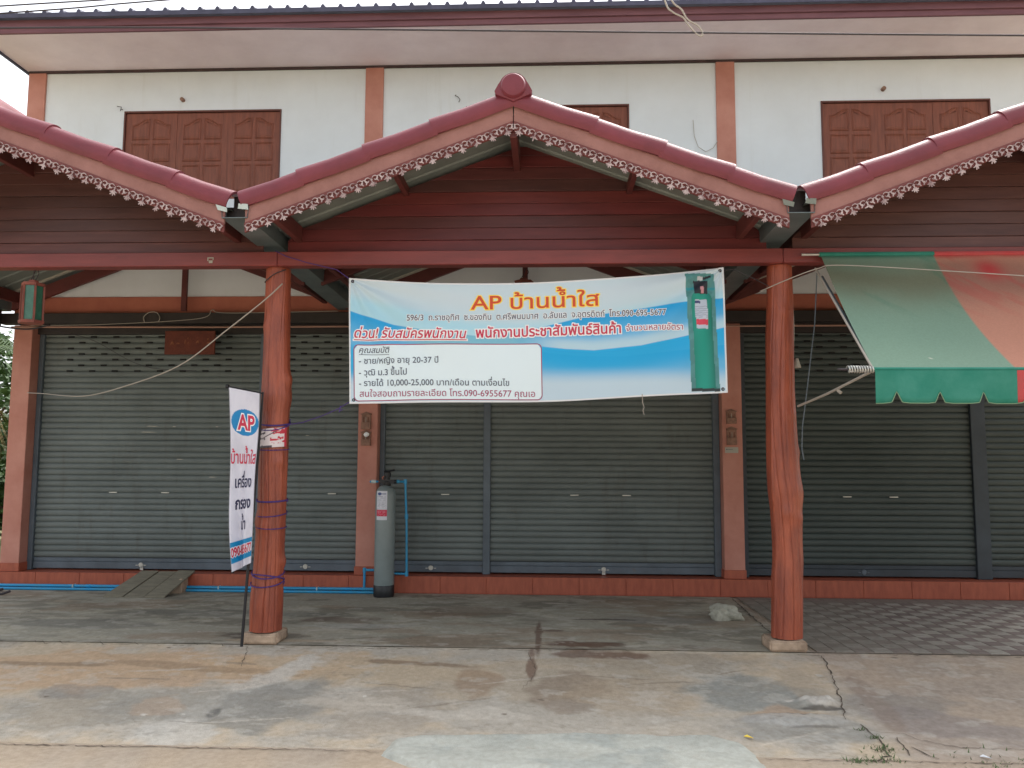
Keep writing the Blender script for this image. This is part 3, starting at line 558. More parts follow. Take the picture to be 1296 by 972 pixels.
# ================================================================ LOG POSTS
def post(name,label,prof,blk,seed):
    t=thing(name,label,'post',((prof[-1][1]+prof[-1][2])/2,-3.03,.05))
    zs=np.linspace(.15,3.571,170); N=150; pz=[p[0] for p in prof][::-1]; L_=[p[1] for p in prof][::-1]; Rr=[p[2] for p in prof][::-1]
    P=np.zeros((len(zs),N+1,3)); 
    cx=(np.interp(zs,pz,L_)+np.interp(zs,pz,Rr))/2; rr=(np.interp(zs,pz,Rr)-np.interp(zs,pz,L_))/2
    cx=np.convolve(np.pad(cx,3,'edge'),np.ones(7)/7,'valid'); rr=np.convolve(np.pad(rr,3,'edge'),np.ones(7)/7,'valid')
    A=np.linspace(0,2*math.pi,N+1)
    for i,z in enumerate(zs):
        ca=np.cos(A); sa=np.sin(A)
        nz=fbm(ca*1.5+seed,sa*1.5+z*.55,4,seed)-.5; nf=fbm(ca*5+seed,sa*5+z*.7,4,seed+3)-.5
        r=rr[i]*(1+.19*nz+.08*nf)
        for kz,ka,kh,ks in ((2.34,-.35,.20,.06),(1.0,-2.9,.14,.07),(.62,-.2,.16,.06),(2.85,-2.7,.12,.06),(1.55,-1.1,.10,.05),(.95,-1.9,.09,.05),(1.9,-2.3,.08,.04)):
            kz_=kz+(.13*seed%.4)-.1; dl=np.angle(np.exp(1j*(A-ka-seed*.13))); r=r+rr[i]*kh*np.exp(-(dl/.45)**2-((z-kz_)/ks)**2)
        for ca0,w_,d_ in ((-1.62,.045,.06),(-.9,.05,.035),(-2.3,.05,.04),(-1.3,.03,.03)):   # drying cracks
            aa=ca0+.25*math.sin(z*1.7+seed+ca0); dlt=np.angle(np.exp(1j*(A-aa))); r=r-rr[i]*d_*2.8*np.exp(-(dlt/(w_*.6))**2)*(.3+.7*vnoise(np.array([z*1.5+ca0*3]),np.array([seed*1.]))[0])
        P[i,:,0]=cx[i]+r*ca; P[i,:,1]=-3.03+r*sa; P[i,:,2]=z
    o=grid_obj('log',P,None,m_log,t,org=(float(cx[0]),-3.03,.15))
    q=MB(); q.box(blk[0],blk[1],-3.17,-2.86,.045,.14); b=q.mesh('base_block',m_conc,((blk[0]+blk[1])/2,-3.03,.03))
    bm=bmesh.new(); bm.from_mesh(b); bmesh.ops.bevel(bm,geom=bm.edges[:],offset=.012,segments=2,affect='EDGES'); bmesh.ops.subdivide_edges(bm,edges=bm.edges[:],cuts=4,use_grid_fill=True)
    for v in bm.verts: v.co+=Vector([(float(fbm(np.array([v.co.x*14+k_*5+seed]),np.array([v.co.y*14+v.co.z*11]),3,k_)[0])-.5)*.018 for k_ in range(3)])
    bm.to_mesh(b); bm.free(); b.polygons.foreach_set('use_smooth',[True]*len(b.polygons)); link(bpy.data.objects.new('base_block',b),t,((blk[0]+blk[1])/2,-3.03,.03))
    return t,lambda z:(float(np.interp(z,zs,cx)),float(np.interp(z,zs,rr)))
postL,pfL=post('log_post','red brown log post left of the banner, wrapped in purple rope with a poster','x',[],0) if False else (None,None)
PL=[(3.57,-.34,-.108),(3.0,-.342,-.10),(2.5,-.345,-.085),(2.32,-.348,-.06),(2.2,-.346,-.085),(1.8,-.350,-.083),(1.22,-.350,-.088),(.7,-.372,-.10),(.4,-.392,-.095),(.15,-.388,-.10)]
PR=[(3.57,4.468,4.69),(3.2,4.46,4.695),(2.9,4.446,4.69),(2.4,4.436,4.685),(1.98,4.428,4.70),(1.6,4.425,4.715),(1.45,4.43,4.74),(1.3,4.445,4.72),(.97,4.455,4.715),(.8,4.452,4.72),(.72,4.44,4.712),(.3,4.425,4.70),(.15,4.42,4.695)]
postL,pfL=post('log_post','reddish log post left of the banner, bound with purple rope and a poster',PL,(-.425,-.085),2)
postR,pfR=post('log_post','reddish crooked log post between the banner and the striped awning',PR,(4.37,4.70),9)
# rope wraps on left post
def wrap(z0,z1,turns,r=.006,ph=0,m=m_rope,n=26,amp=0):
    mb=MB(); pts=[]
    N=int(n*turns)
    for i in range(N+1):
        t=i/N; a=ph+t*turns*2*math.pi; z=z0+(z1-z0)*t+amp*math.sin(a); cx,rr=pfL(z); pts.append((cx+(rr+.010)*math.cos(a),-3.03+(rr+.010)*math.sin(a),z))
    mb.tube(pts,r,5); return mb
RP=thing('binding_rope','purple rope wound round the left log post holding the feather flag pole','rope',(-.22,-3.03,.5))
for a in ((2.10,2.06,1.4,.008,.5,.03),(2.03,2.08,1.1,.007,1.1,.05),(1.83,1.83,1,.004,0,.01),(1.34,1.36,1.6,.008,0,.01),(1.20,1.24,1.2,.005,.5,.02),(1.12,1.08,1.2,.005,2,.015),(.72,.66,1.2,.006,0,.045),(.68,.58,1.3,.006,1.5,-.03),(.57,.6,1.1,.006,0,.03)):
    wrap(a[0],a[1],a[2],a[3],a[4],amp=a[5]).build('rope_turn',m_rope,RP,smooth=True)
mb=MB(); mb.tube([(-.08,-3.1,2.06),(.1,-3.18,2.08),(.3,-3.24,2.14),(.45,-3.27,2.2),(.56,-3.29,2.262)],.004,5); mb.tube([(.50,-3.28,2.20),(.47,-3.29,2.17),(.48,-3.28,2.23)],.006,5)
mb.build('rope_tail',m_rope,RP,smooth=True)
# poster strapped on the post
NA,NZ=60,50; A,Zz=np.meshgrid(np.linspace(R(-166),R(-22),NA),np.linspace(1.845,2.025,NZ)); P=np.zeros((NZ,NA,3)); 
for i in range(NZ):
    cx,rr=pfL(Zz[i,0]); P[i,:,0]=cx+(rr+.012)*np.cos(A[i]); P[i,:,1]=-3.03+(rr+.012)*np.sin(A[i]); P[i,:,2]=Zz[i]+.012*np.cos(A[i])
u=(A-A.min())/(A.max()-A.min()); v=(Zz-1.845)/.18
c=np.ones((NZ,NA,3))*np.array(srgb(226,214,214)); nn=fbm(u*9,v*9,4,2); red=((u>.55)&(nn>.56)&(v>.2))|(u>.93); c[red]=srgb(196,52,70); dk=((u<.42)&(nn>.55))|((v<.12)&(u>.1)&(u<.6)); c[dk]=srgb(86,78,84); c[(np.abs(v-.2-u*.9)<.03)&(u>.3)&(u<.7)]=srgb(96,86,92)
o=grid_obj('poster',P,c,m_paper,None,org=(-.21,-3.15,1.845)); tag(o,'torn white and red poster strapped round the left log post','poster')
# ================================================================ GABLES
SL=.378; TH=math.atan(SL); YF=-3.95
GX=2.095
G=thing('porch_gable','middle porch gable of dark red planks over the banner, with round ridge cap','gable',(GX,-3.1,3.7),'porch gables')
def zr(dx,off=0): return 4.626+off-SL*abs(dx)
# planks
z=3.712; k=0
while z<4.73:
    z1=min(z+.118,4.745); w0=(4.765-z)/SL; w1=max(.01,(4.765-z1)/SL); w0=min(w0,2.28); w1=min(w1,2.28); gx=GX+.07
    q=MB(); yb=-3.115-.004*(k%2)
    v=[(gx-w0,yb,z+.002),(gx+w0,yb,z+.002),(gx+w0,yb+.022,z+.002),(gx-w0,yb+.022,z+.002),(gx-w1,yb-.0+.006,z1),(gx+w1,yb+.006,z1),(gx+w1,yb+.022,z1),(gx-w1,yb+.022,z1)]
    q.hexa(v); o=q.build('plank',m_plank,G,bev=.003); z+=.118; k+=1
for sgn in (-1,1):
    def SP(s,n,y):  # s distance along slope from apex, n normal offset above fascia bottom
        return (GX+sgn*(s*math.cos(TH)+n*math.sin(TH)*1), y, 4.626-s*math.sin(TH)+n*math.cos(TH))
    # fascia board: vertical ends
    q=MB(); a=.004; b=2.31
    q.prism_y([(GX+sgn*a,zr(a)),(GX+sgn*b,zr(b)),(GX+sgn*b,zr(b,.150)),(GX+sgn*a,zr(a,.150))],YF-.012,YF+.015); q.build('fascia_board',m_fascia,G,bev=.003)
    q=MB(); q.prism_y([(GX+sgn*a,zr(a,-.028)),(GX+sgn*b,zr(b,-.028)),(GX+sgn*b,zr(b,.008)),(GX+sgn*a,zr(a,.008))],YF-.022,YF-.0125); q.prism_y([(GX+sgn*a,zr(a,-.075)),(GX+sgn*b,zr(b,-.075)),(GX+sgn*b,zr(b,-.002)),(GX+sgn*a,zr(a,-.002))],YF-.011,YF+.014); q.build('fascia_moulding',m_mould,G,bev=.002)
    # barge tiles
    prf=[(-.036,.136),(-.052,.165),(-.055,.20),(-.048,.24),(-.028,.275),(.005,.300),(.05,.313),(.10,.315),(.16,.300)]
    for i in range(4):
        dx1=(2.28,1.78,1.21,.63)[i]; dx0=(1.75,1.18,.60,-.07)[i]; s0=dx0/math.cos(TH); s1=dx1/math.cos(TH)
        q=MB(); V=[];F=[]; m=len(prf)
        for (s_,scl) in ((s0,.992),(s0+.02,.992),(s1-.3,.996),(s1-.02,1.004),(s1,1.006)):
            for y,n_ in prf: V.append(SP(s_,.14+(n_-.14)*scl-.015*(scl<1),YF+y*scl+.006*(1-scl)*10))
            for y,n_ in prf: V.append(SP(s_,.14+(n_-.14)*scl*.9-.004,YF+(y+.014)*scl))
        for r_ in range(4):
            for j in range(m-1): F+=[(r_*2*m+j,r_*2*m+j+1,(r_+1)*2*m+j+1,(r_+1)*2*m+j),(r_*2*m+m+j,(r_+1)*2*m+m+j,(r_+1)*2*m+m+j+1,r_*2*m+m+j+1)]
            F+=[(r_*2*m,(r_+1)*2*m,(r_+1)*2*m+m,r_*2*m+m)]
        for r_ in (0,4):
            for j in range(m-1): F.append((r_*2*m+j,r_*2*m+m+j,r_*2*m+m+j+1,r_*2*m+j+1))
        q.add(V,F); q.build('barge_tile',m_tile,G,smooth=True)
    # roof sheet with shallow ribs
    q=MB(); V=[];F=[]
    ys=[]; y=YF+.02
    while y<-.03: ys+=[(y,0),(y+.20,0),(y+.215,.022),(y+.235,.022)]; y+=.25
    ys=[(min(a_,-.02),b_) for a_,b_ in ys]
    for dx in (.0,2.35):
        for y,h in ys: V.append((GX+sgn*dx,y,4.785-SL*dx+h))
        for y,h in ys: V.append((GX+sgn*dx,y,4.779-SL*dx+h))
    n=len(ys)
    for i in range(n-1): F+=[(i,i+1,2*n+i+1,2*n+i),(n+i,3*n+i,3*n+i+1,n+i+1)]
    q.add(V,F); q.build('roof_sheet',m_sheet,G)
    # purlins and edge beam (run front to back)
    for dx,h,wd in ((1.07,.095,.05),(2.10,.15,.06)):
        x=GX+sgn*dx; zt=4.775-SL*(dx+wd/2); q=MB(); q.box(x-wd/2,x+wd/2,YF+.02,-.05,zt-h,zt); q.build('purlin',m_raft,G,bev=.004)
    # rafters
    for y in (-1.65,-.17):
        q=MB(); q.prism_y([(GX+sgn*.0,4.59),(GX+sgn*2.3,4.59-SL*2.3),(GX+sgn*2.3,4.765-SL*2.3),(GX+sgn*.0,4.765)],y,y+.05); o=q.build('rafter',m_raft,G)
        q=MB(); q.prism_y([(GX+sgn*.15,4.75-SL*.15),(GX+sgn*2.3,4.75-SL*2.3),(GX+sgn*2.3,4.777-SL*2.3),(GX+sgn*.15,4.777-SL*.15)],y-.06,y-.02); q.build('batten',m_insul,G)
    # lace trim
    q=MB()
    def ribbon(pts,wd,sc0):
        A=np.array(pts); n=len(A); T=np.gradient(A,axis=0); T/=np.linalg.norm(T,axis=1,keepdims=True)+1e-9; N_=np.stack([-T[:,1],T[:,0]],1)
        W=np.array([wd*(1-.45*abs(2*i/(n-1)-1)) for i in range(n)])[:,None]; a_=A+N_*W/2; b_=A-N_*W/2
        V=[SP(sc0+p[0],p[1],YF-.030) for p in a_]+[SP(sc0+p[0],p[1],YF-.030) for p in b_]+[SP(sc0+p[0],p[1],YF-.026) for p in a_]+[SP(sc0+p[0],p[1],YF-.026) for p in b_]
        F=[]
        for i in range(n-1): F+=[(i,i+1,n+i+1,n+i),(2*n+i,3*n+i,3*n+i+1,2*n+i+1),(i,2*n+i,2*n+i+1,i+1),(n+i,n+i+1,3*n+i+1,3*n+i)]
        q.add(V,F)
    def spiral(cx,cz,r0,r1,a0,a1,n=9): return [(cx+(r0+(r1-r0)*i/(n-1))*math.cos(a0+(a1-a0)*i/(n-1)),cz+(r0+(r1-r0)*i/(n-1))*math.sin(a0+(a1-a0)*i/(n-1))) for i in range(n)]
    def leafp(cx,cz,a,l,wd,sc0): ribbon([(cx,cz),(cx+math.cos(a)*l*.35,cz+math.sin(a)*l*.35),(cx+math.cos(a)*l,cz+math.sin(a)*l)],wd,sc0)
    s_=.08
    while s_<2.43:
        for m_ in (-1,1):
            ribbon(spiral(m_*.036,-.038,.029,.010,R(90+m_*60),R(90-m_*260),11),.0095,s_)      # open C scroll
            ribbon(spiral(m_*.014,-.056,.020,.012,R(90),R(90+m_*190),6),.008,s_)
            leafp(m_*.040,-.040,R(-90+m_*30),.034,.013,s_); leafp(m_*.066,-.02,R(-90-m_*40),.03,.010,s_)
        for aa in (-90,-52,-128,-12,192):
            if random.random()>.08: leafp(0,-.074,R(aa+random.uniform(-9,9)),.036*random.uniform(.8,1.1),.0125,s_)
        leafp(0,-.055,R(90),.030,.010,s_)
        s_+=.137
    q.build('lace_trim',m_lace,G)
# ridge beam end, king post, ridge cap
q=MB(); q.box(GX-.03,GX+.03,YF+.02,-.05,4.50,4.70); q.build('ridge_beam',m_raft,G,bev=.004)
q=MB(); q.box(GX-.035,GX+.035,-.175,-.125,3.71,4.56); kp=q.build('king_post',m_raft,G,bev=.004)
q=MB(); V=[];F=[]; N=32
def capring(r_,fl):
    out=[]
    for j in range(N):
        a=2*math.pi*j/N; ca,sa=math.cos(a),math.sin(a); x,z=r_*ca,r_*sa
        if fl and sa<.25:
            t=min(1,(.25-sa)/1.25); side=1 if ca>=0 else -1
            # run from the circle out to the saddle corner, then in along the V towards the centre
            if t<.45: k_=t/.45; tx=.125+.045*k_; tz=.03-.085*k_
            else: k_=(t-.45)/.55; tx=.170*(1-k_); tz=-.055-.075*k_
            x,z=x*(1-fl)+side*tx*fl,z*(1-fl)+tz*fl
        out.append((x,z))
    return out
rings=[(-.115,.0,0),(-.115,.07,0),(-.108,.095,0),(-.090,.106,0),(-.075,.109,.0),(-.070,.122,1.),(.0,.130,1.),(.10,.130,1.),(3.8,.13,1.)]
for (dy,r_,fl) in rings:
    for x,zz in capring(r_,fl): V.append((GX+x,YF+dy,4.915+zz))
for i in range(len(rings)-1):
    for j in range(N): F.append((i*N+j,i*N+(j+1)%N,(i+1)*N+(j+1)%N,(i+1)*N+j))
q.add(V,F); q.build('ridge_cap',m_tile,G,smooth=True)
G1=copy_tree(G,(-4.8,0,0)); G1['label']='left porch gable of brown planks, beside the hanging green lantern'
G2=copy_tree(G,(4.8,0,0)); G2['label']='right porch gable of brown planks above the striped awning'
rr_=random.Random(4)
for g,cols in ((G,[(142,56,56),(128,54,54),(112,54,52),(136,54,54),(140,58,54),(104,60,56),(112,56,54),(132,54,52),(124,52,50)]),(G1,[(112,64,58),(98,58,52),(90,56,50),(94,58,52),(88,54,48),(94,58,52),(90,54,48),(94,56,50),(84,50,46)]),(G2,[(106,68,62),(100,64,58),(104,68,60),(98,62,56),(100,64,58),(98,62,56),(96,60,54),(90,56,52),(84,50,46)])):
    i=0
    for ch in g.children:
        if ch.name.startswith('plank'):
            c=cols[min(i,8)]; i+=1; f_=rr_.uniform(.9,1.15)*(.62 if g is G else .95); ch.color=(*[v*f_ for v in srgb(*c)],1)
for ch in G1.children:
    if ch.name.startswith('king_post'): ch.location.x+=.21
    if (ch.name.startswith('rafter')) and ORG[ch.name].y>-1: ch.location.x+=.14
# tie beam
TB=thing('porch_tie_beam','long red painted wooden beam across the tops of the log posts','beam',(2.1,-3.13,3.57))
for a,b in ((-5.3,-.19),(-.186,4.57),(4.574,9.6)):
    q=MB(); q.box(a,b,-3.20,-3.06,3.572,3.708); q.build('beam',m_beam,TB,bev=.006)
q=MB(); q.box(-.78,-.70,-3.204,-3.201,3.60,3.66)
q=MB(); 
for (a,b,c,e) in ((-.855,-.80,3.645,3.655),(-.86,-.85,3.62,3.655),(-.845,-.81,3.60,3.625),(-.81,-.80,3.63,3.65)): q.box(a,b,-3.206,-3.2015,c,e)
tag(q.build('paper_scrap',m_insul),'torn white paper remnant stuck on the red beam left of the post','paper')
# valley gutters
for x,lab in ((-.30,'grey sheet metal gutter between the left and middle gables'),(4.50,'grey sheet metal gutter between the middle and right gables'),(-5.1,'dark gutter at the far left end of the porch roof')):
    g=thing('valley_gutter',lab,'gutter',(x,-2,3.8),'gutters between the gables')
    q=MB(); y0,y1=-3.98,-.02; z0,z1=3.80,3.735
    def sec(y,zb,ww): return [(x-ww,y,zb+.13),(x-ww+.01,y,zb),(x+ww-.01,y,zb),(x+ww,y,zb+.13)]
    a=sec(y0,z0,.12)+sec(y1,z1,.14); a2=[(p[0],p[1],p[2]+.006) for p in a]
    q.add(a+a2,[(0,1,5,4),(1,2,6,5),(2,3,7,6),(8,12,13,9),(9,13,14,10),(10,14,15,11),(0,8,9,1),(1,9,10,2),(2,10,11,3),(0,4,12,8),(3,11,15,7)]); q.build('trough',m_sheetdk,g)
    q=MB(); q.box(x-.125,x+.125,-3.86,-3.855,3.80,3.93); q.box(x-.06,x+.08,-3.85,-3.845,3.93,4.03); q.build('end_gap_plate',m_black,g)  # upper black box stands in for the shade between the tile ends
    for fl_ in ([(x-.16,-4.0,3.915),(x-.06,-4.0,3.885),(x-.065,-3.985,3.85),(x-.145,-3.985,3.87)],[(x+.04,-4.0,3.92),(x+.12,-4.0,3.915),(x+.12,-3.985,3.87),(x+.03,-3.985,3.88)]):
        q=MB(); q.hexa(fl_+[(p0,p1+.003,p2) for p0,p1,p2 in fl_]); q.build('flashing',m_sheet if x>0 else m_clip,g)
q=MB(); q.box(-6.6,-5.02,-.55,-.14,3.50,3.98); tag(q.build('neighbour_eave_board',m_black),'black eave board past the left end of the building behind the lantern','eave board')
# ================================================================ BANNER
def bpos(u,v,off=0):
    tl,tr,br,bl=(.537,3.424),(4.001,3.507),(4.013,2.352),(.564,2.248)
    s_=4*u*(1-u); zt=tl[1]*(1-u)+tr[1]*u-.088*s_*(1-.25*(u-.5)); zb=bl[1]*(1-u)+br[1]*u-.024*s_+.010*math.sin(u*9)*s_; 
    xt=tl[0]*(1-u)+tr[0]*u; xb=bl[0]*(1-u)+br[0]*u
    x=xt*v+xb*(1-v); z=zt*v+zb*(1-v)
    # tension folds radiating from the two upper corners, and slack along the middle
    y=0
    for cx_,k_ in ((0,1),(1,-1)):
        dx=abs(u-cx_)*3.45; dz=(1-v)*1.15; rr=math.hypot(dx,dz)+1e-6; a=math.atan2(dz,dx)
        y+=.015*math.sin(a*13+k_)*math.exp(-((rr-.55)/.6)**2)*(1 if rr>.05 else 0)
    y+=.012*math.sin(u*7.5+v*2.2)+.006*math.sin(u*19-v*5)+.030*s_*math.sin(math.pi*v)
    return (x,-3.29-y-off,z)
BN=thing('vinyl_banner','large white and blue vinyl banner hung between the two log posts','banner',(2.28,-3.29,2.25))
NU,NV=620,200; U,Vv=np.meshgrid(np.linspace(0,1,NU),np.linspace(0,1,NV))
P=np.array([[bpos(float(u),float(v)) for u in np.linspace(0,1,NU)] for v in np.linspace(0,1,NV)])
xp=55+U*1215; tp=134+(97-134)*U+32*4*U*(1-U)*.9; bt=536+(498-536)*U+6*4*U*(1-U); yp=bt+(tp-bt)*Vv
def cmix(c,col,k): return c*(1-k[...,None])+np.array(col)*k[...,None]
c=np.ones(U.shape+(3,))*np.array(srgb(208,228,238)); 
A_=np.interp(xp,[55,110,200,300,400,470,600,700,800,900,1000,1100,1150,1270],[240,256,283,300,312,318,305,285,262,246,232,216,210,196])
A2=np.interp(xp,[55,150,300,450,600,760,900,1150,1270],[150,170,205,232,240,232,205,150,130])
c=cmix(c,srgb(176,226,244),sstep(-30,60,yp-A2)*.9); c=cmix(c,srgb(210,226,236),(sstep(0,30,yp-A2+60)*(1-sstep(20,60,yp-A2)))*.6)
k=sstep(-1.5,1.5,yp-A_); c=cmix(c,srgb(0,166,232),k*(.98-.35*sstep(0,100,yp-A_)))
mid=sstep(180,330,xp)*(1-sstep(560,740,xp)); c=cmix(c,srgb(150,206,214),k*mid*.7)
Bc=np.interp(xp,[55,330,520,640,760,850,1000,1150,1270],[330,352,350,346,358,363,350,318,290]); k2=sstep(-1.5,1.5,yp-Bc)
c=cmix(c,srgb(196,226,240),sstep(-50,-12,yp-Bc)*(1-k2)*sstep(600,760,xp)*.9)
c=cmix(c,srgb(20,176,236),k2*sstep(500,700,xp)*(1-sstep(20,120,yp-Bc)*.8))
D=np.interp(xp,[640,800,940,1150,1270],[362,380,384,362,345]); k3=sstep(-1.5,1.5,yp-D)*sstep(600,700,xp); c=cmix(c,srgb(0,172,234),k3*(1-sstep(0,60,yp-D))*.85)
fade=sstep(410,470,yp)*.85; c=cmix(c,srgb(210,228,238),fade)
leftb=(1-sstep(60,260,xp))*sstep(330,370,yp)*(1-sstep(420,480,yp)); c=cmix(c,srgb(30,178,234),leftb*.95)
edge=(U<.004)|(U>.996)|(Vv<.012)|(Vv>.985); c[edge]=srgb(232,234,236)
# printed picture of a filter tank
def uvp(x,y):
    u=(x-55)/1215; t=134+(97-134)*u+32*4*u*(1-u)*.9; b=536+(498-536)*u+6*4*u*(1-u); return u,(b-y)/(b-t)
xl=np.interp(yp,[117,494],[1146,1157]); xr_=np.interp(yp,[117,494],[1238,1247]); ins=(xp>xl)&(xp<xr_)&(yp>118)&(yp<494)
c[ins]=srgb(88,150,150); q_=fbm(xp*.05,yp*.05,4,4); c=cmix(c,srgb(64,120,120),ins*sstep(.4,.6,q_)*.4)
cx_=(xl+xr_)/2+1; body=ins&(np.abs(xp-cx_)<32-8*np.clip((200-yp)/18,0,1)**2)&(yp>180)&(yp<486); sh_=1-.35*np.abs((xp-cx_+6)/32)**2
c[body]=(np.array(srgb(24,158,140))*sh_[...,None])[body]
c[ins&(np.abs(xp-cx_)<22)&(yp>142)&(yp<184)]=srgb(36,40,50); c[ins&(np.abs(yp-(128-(xp-cx_-12)*.35+6))<4)&(xp>cx_-5)&(xp<cx_+34)]=srgb(40,44,50); c[ins&(np.abs(xp-cx_)<8)&(yp>128)&(yp<140)]=srgb(200,206,210); c[ins&(np.abs(xp-cx_-4)<5)&(yp>160)&(yp<182)]=srgb(210,150,160)
lab=ins&(np.abs(xp-cx_+2)<19)&(yp>202)&(yp<296); c[lab]=srgb(196,206,222); c[lab&(yp>266)&(yp<284)]=srgb(224,70,92); c[lab&(yp>206)&(yp<214)&(xp<cx_-3)]=srgb(60,70,120); c[lab&(yp>220)&(yp<260)&((yp%7)<2)]=srgb(150,160,180)
c[ins&(yp>484)]=srgb(44,56,60); c[ins&(np.abs(yp-168)<4)&(np.abs(xp-cx_)>22)]=srgb(50,150,160)
grid_obj('banner_sheet',P,c,m_cloth,BN,org=(2.28,-3.29,2.25))
# text; coordinates on a 1296x584 layout of the banner
def btext(body,x0,y0,x1,y1,cap,m,off=.004,outl=0,shear=0,bold=.012,layers=()):
    def fn(a,b): x=x0+(x1-x0)*a; y=y0+(y1-y0)*a-cap*b; u,v=uvp(x,y); return u,v
    for (mm,ol,of) in list(layers)+[(m,0,off)]:
        q=MB(); text_mb(q,body,lambda a,b:bpos(*fn(a,b),of),ol,shear,bold=bold); q.build('printed_line',mm,BN)
WH=lambda s_:((m_white,s_,.0022),)
btext('AP บ้านน้ำใส',455,233,868,222,44,m_porange,.0042,bold=.010,layers=((m_pyel,.045,.0022),))
btext('596/3  ถ.ราชอุทิศ  ซ.ของกิน  ต.ศรีพนมมาศ  อ.ลับแล  จ.อุตรดิตถ์  โทร.090-695-5677',246,271,1081,252,19,m_pdark,.0042,bold=.012,layers=WH(.07))
btext('ด่วน! รับสมัครพนักงาน',72,326,440,326,30,m_pred,.0042,shear=.22,bold=.014,layers=WH(.08))
btext('พนักงานประชาสัมพันธ์สินค้า',470,323,936,309,31,m_pred,.0042,bold=.02,layers=WH(.08))
btext('จำนวนหลายอัตรา',953,303,1134,299,19,m_pmar,.0042,bold=.008,layers=WH(.09))
def bquad(x0,y0,x1,y1,th,m,off):
    q=MB(); N=40; V=[]
    for i in range(N+1):
        t=i/N; x=x0+(x1-x0)*t; y=y0+(y1-y0)*t; V+=[bpos(*uvp(x,y-th/2),off),bpos(*uvp(x,y+th/2),off)]
    q.add(V,[(2*i,2*i+1,2*i+3,2*i+2) for i in range(N)]); q.build('printed_rule',m,BN)
bquad(68,333,444,331,8,m_white,.0016); bquad(72,333,440,331,2.6,m_pred,.0048)
# rounded box
def rrect(x0,x1,yfn0,yfn1,r,ins):
    pts=[]
    for (cx_,sx,top,a0) in ((x1,-1,True,0),(x0,1,True,90),(x0,1,False,180),(x1,-1,False,270)):
        for i in range(7):
            a=R(a0+90*i/6); xx=cx_+sx*(r+ins)+math.cos(a)*r; yc=(yfn0(xx)+r+ins) if top else (yfn1(xx)-r-ins); pts.append((xx,yc-math.sin(a)*r))
        # sample straight runs
        nx=[(x1,0),(x0,0),(x0,1),(x1,1)]
    full=[]
    for p,q in zip(pts,pts[1:]+pts[:1]):
        n=max(1,int(math.dist(p,q)/12)); full+=[(p[0]+(q[0]-p[0])*i/n,p[1]+(q[1]-p[1])*i/n) for i in range(n)]
    return full
y0f=lambda x:348-8*(x-70)/612; y1f=lambda x:529-12*(x-70)/612
o1=rrect(70,682,y0f,y1f,16,0); o2=rrect(70,682,y0f,y1f,13,3)
# box interior as a conforming grid
q=MB(); N=60;Mv=14; V=[];F=[]
for j in range(Mv+1):
    for i in range(N+1):
        x=73+(679-73)*i/N; ya,yb=y0f(x)+3,y1f(x)-3; e=max(0,12-min(i/N*606,606-i/N*606)); e2=12-math.sqrt(max(0,144-e*e)); ya+=e2; yb-=e2
        V.append(bpos(*uvp(x,ya+(yb-ya)*j/Mv),.0010))
for j in range(Mv):
    for i in range(N): k_=j*(N+1)+i; F.append((k_,k_+1,k_+N+2,k_+N+1))
q.add(V,F); q.build('printed_panel',m_box,BN,smooth='all')
q=MB(); n=len(o1); V=[bpos(*uvp(x,y),.0020) for x,y in o1]
def nearest_inner(p,i): 
    return min(o2,key=lambda z_:math.dist(p,z_))
V+=[bpos(*uvp(*nearest_inner(p,i)),.0020) for i,p in enumerate(o1)]
q.add(V,[(i,(i+1)%n,n+(i+1)%n,n+i) for i in range(n)]); q.build('printed_border',m_pmar,BN)
btext('คุณสมบัติ',88,374,190,374,18,m_pdark,.0036,shear=.22,bold=.01); bquad(88,380,188,380,1.6,m_pdark,.0036)
btext('- ชาย/หญิง อายุ 20-37 ปี',88,409,347,405,19,m_pdark,.0036,bold=.01)
btext('- วุฒิ ม.3 ขึ้นไป',88,446,245,444,19,m_pdark,.0036,bold=.01)
btext('- รายได้ 10,000-25,000 บาท/เดือน ตามเงื่อนไข',88,480,575,474,19,m_pdark,.0036,bold=.01)
btext('สนใจสอบถามรายละเอียด โทร.090-6955677 คุณเอ',90,514,658,507,20,m_pmar,.0036,bold=.006)
for u,v in ((.01,.975),(.99,.975),(.012,.03),(.988,.03)):
    p=bpos(u,v); q=MB(); q.lathe([(.006,-.004),(.014,-.004),(.016,0)],(p[0],p[1]-.002,p[2]),12,'y'); q.build('eyelet',m_wiredk,BN)
q=MB(); q.tube([bpos(.99,.975),(4.1,-3.24,3.50),(4.3,-3.2,3.42),(4.45,-3.14,3.36)],.004,5); tag(q.build('banner_cord',m_wiredk),'dark cord tying the banner top right corner to the right post','cord')
q=MB(); q.tube([bpos(.01,.975),(.4,-3.24,3.52),(.1,-3.2,3.60),(-.1,-3.21,3.66),(-.2,-3.215,3.71)],.004,5); tag(q.build('banner_cord',m_rope),'purple cord tying the banner top left corner to the beam','cord')
q=MB(); q.tube([(3.245,-3.3,2.34),(3.25,-3.29,2.26),(3.262,-3.3,2.22),(3.25,-3.3,2.19),(3.262,-3.3,2.15)],.0035,5); tag(q.build('dangling_string',m_wire),'short pale string dangling below the banner on the right','string')
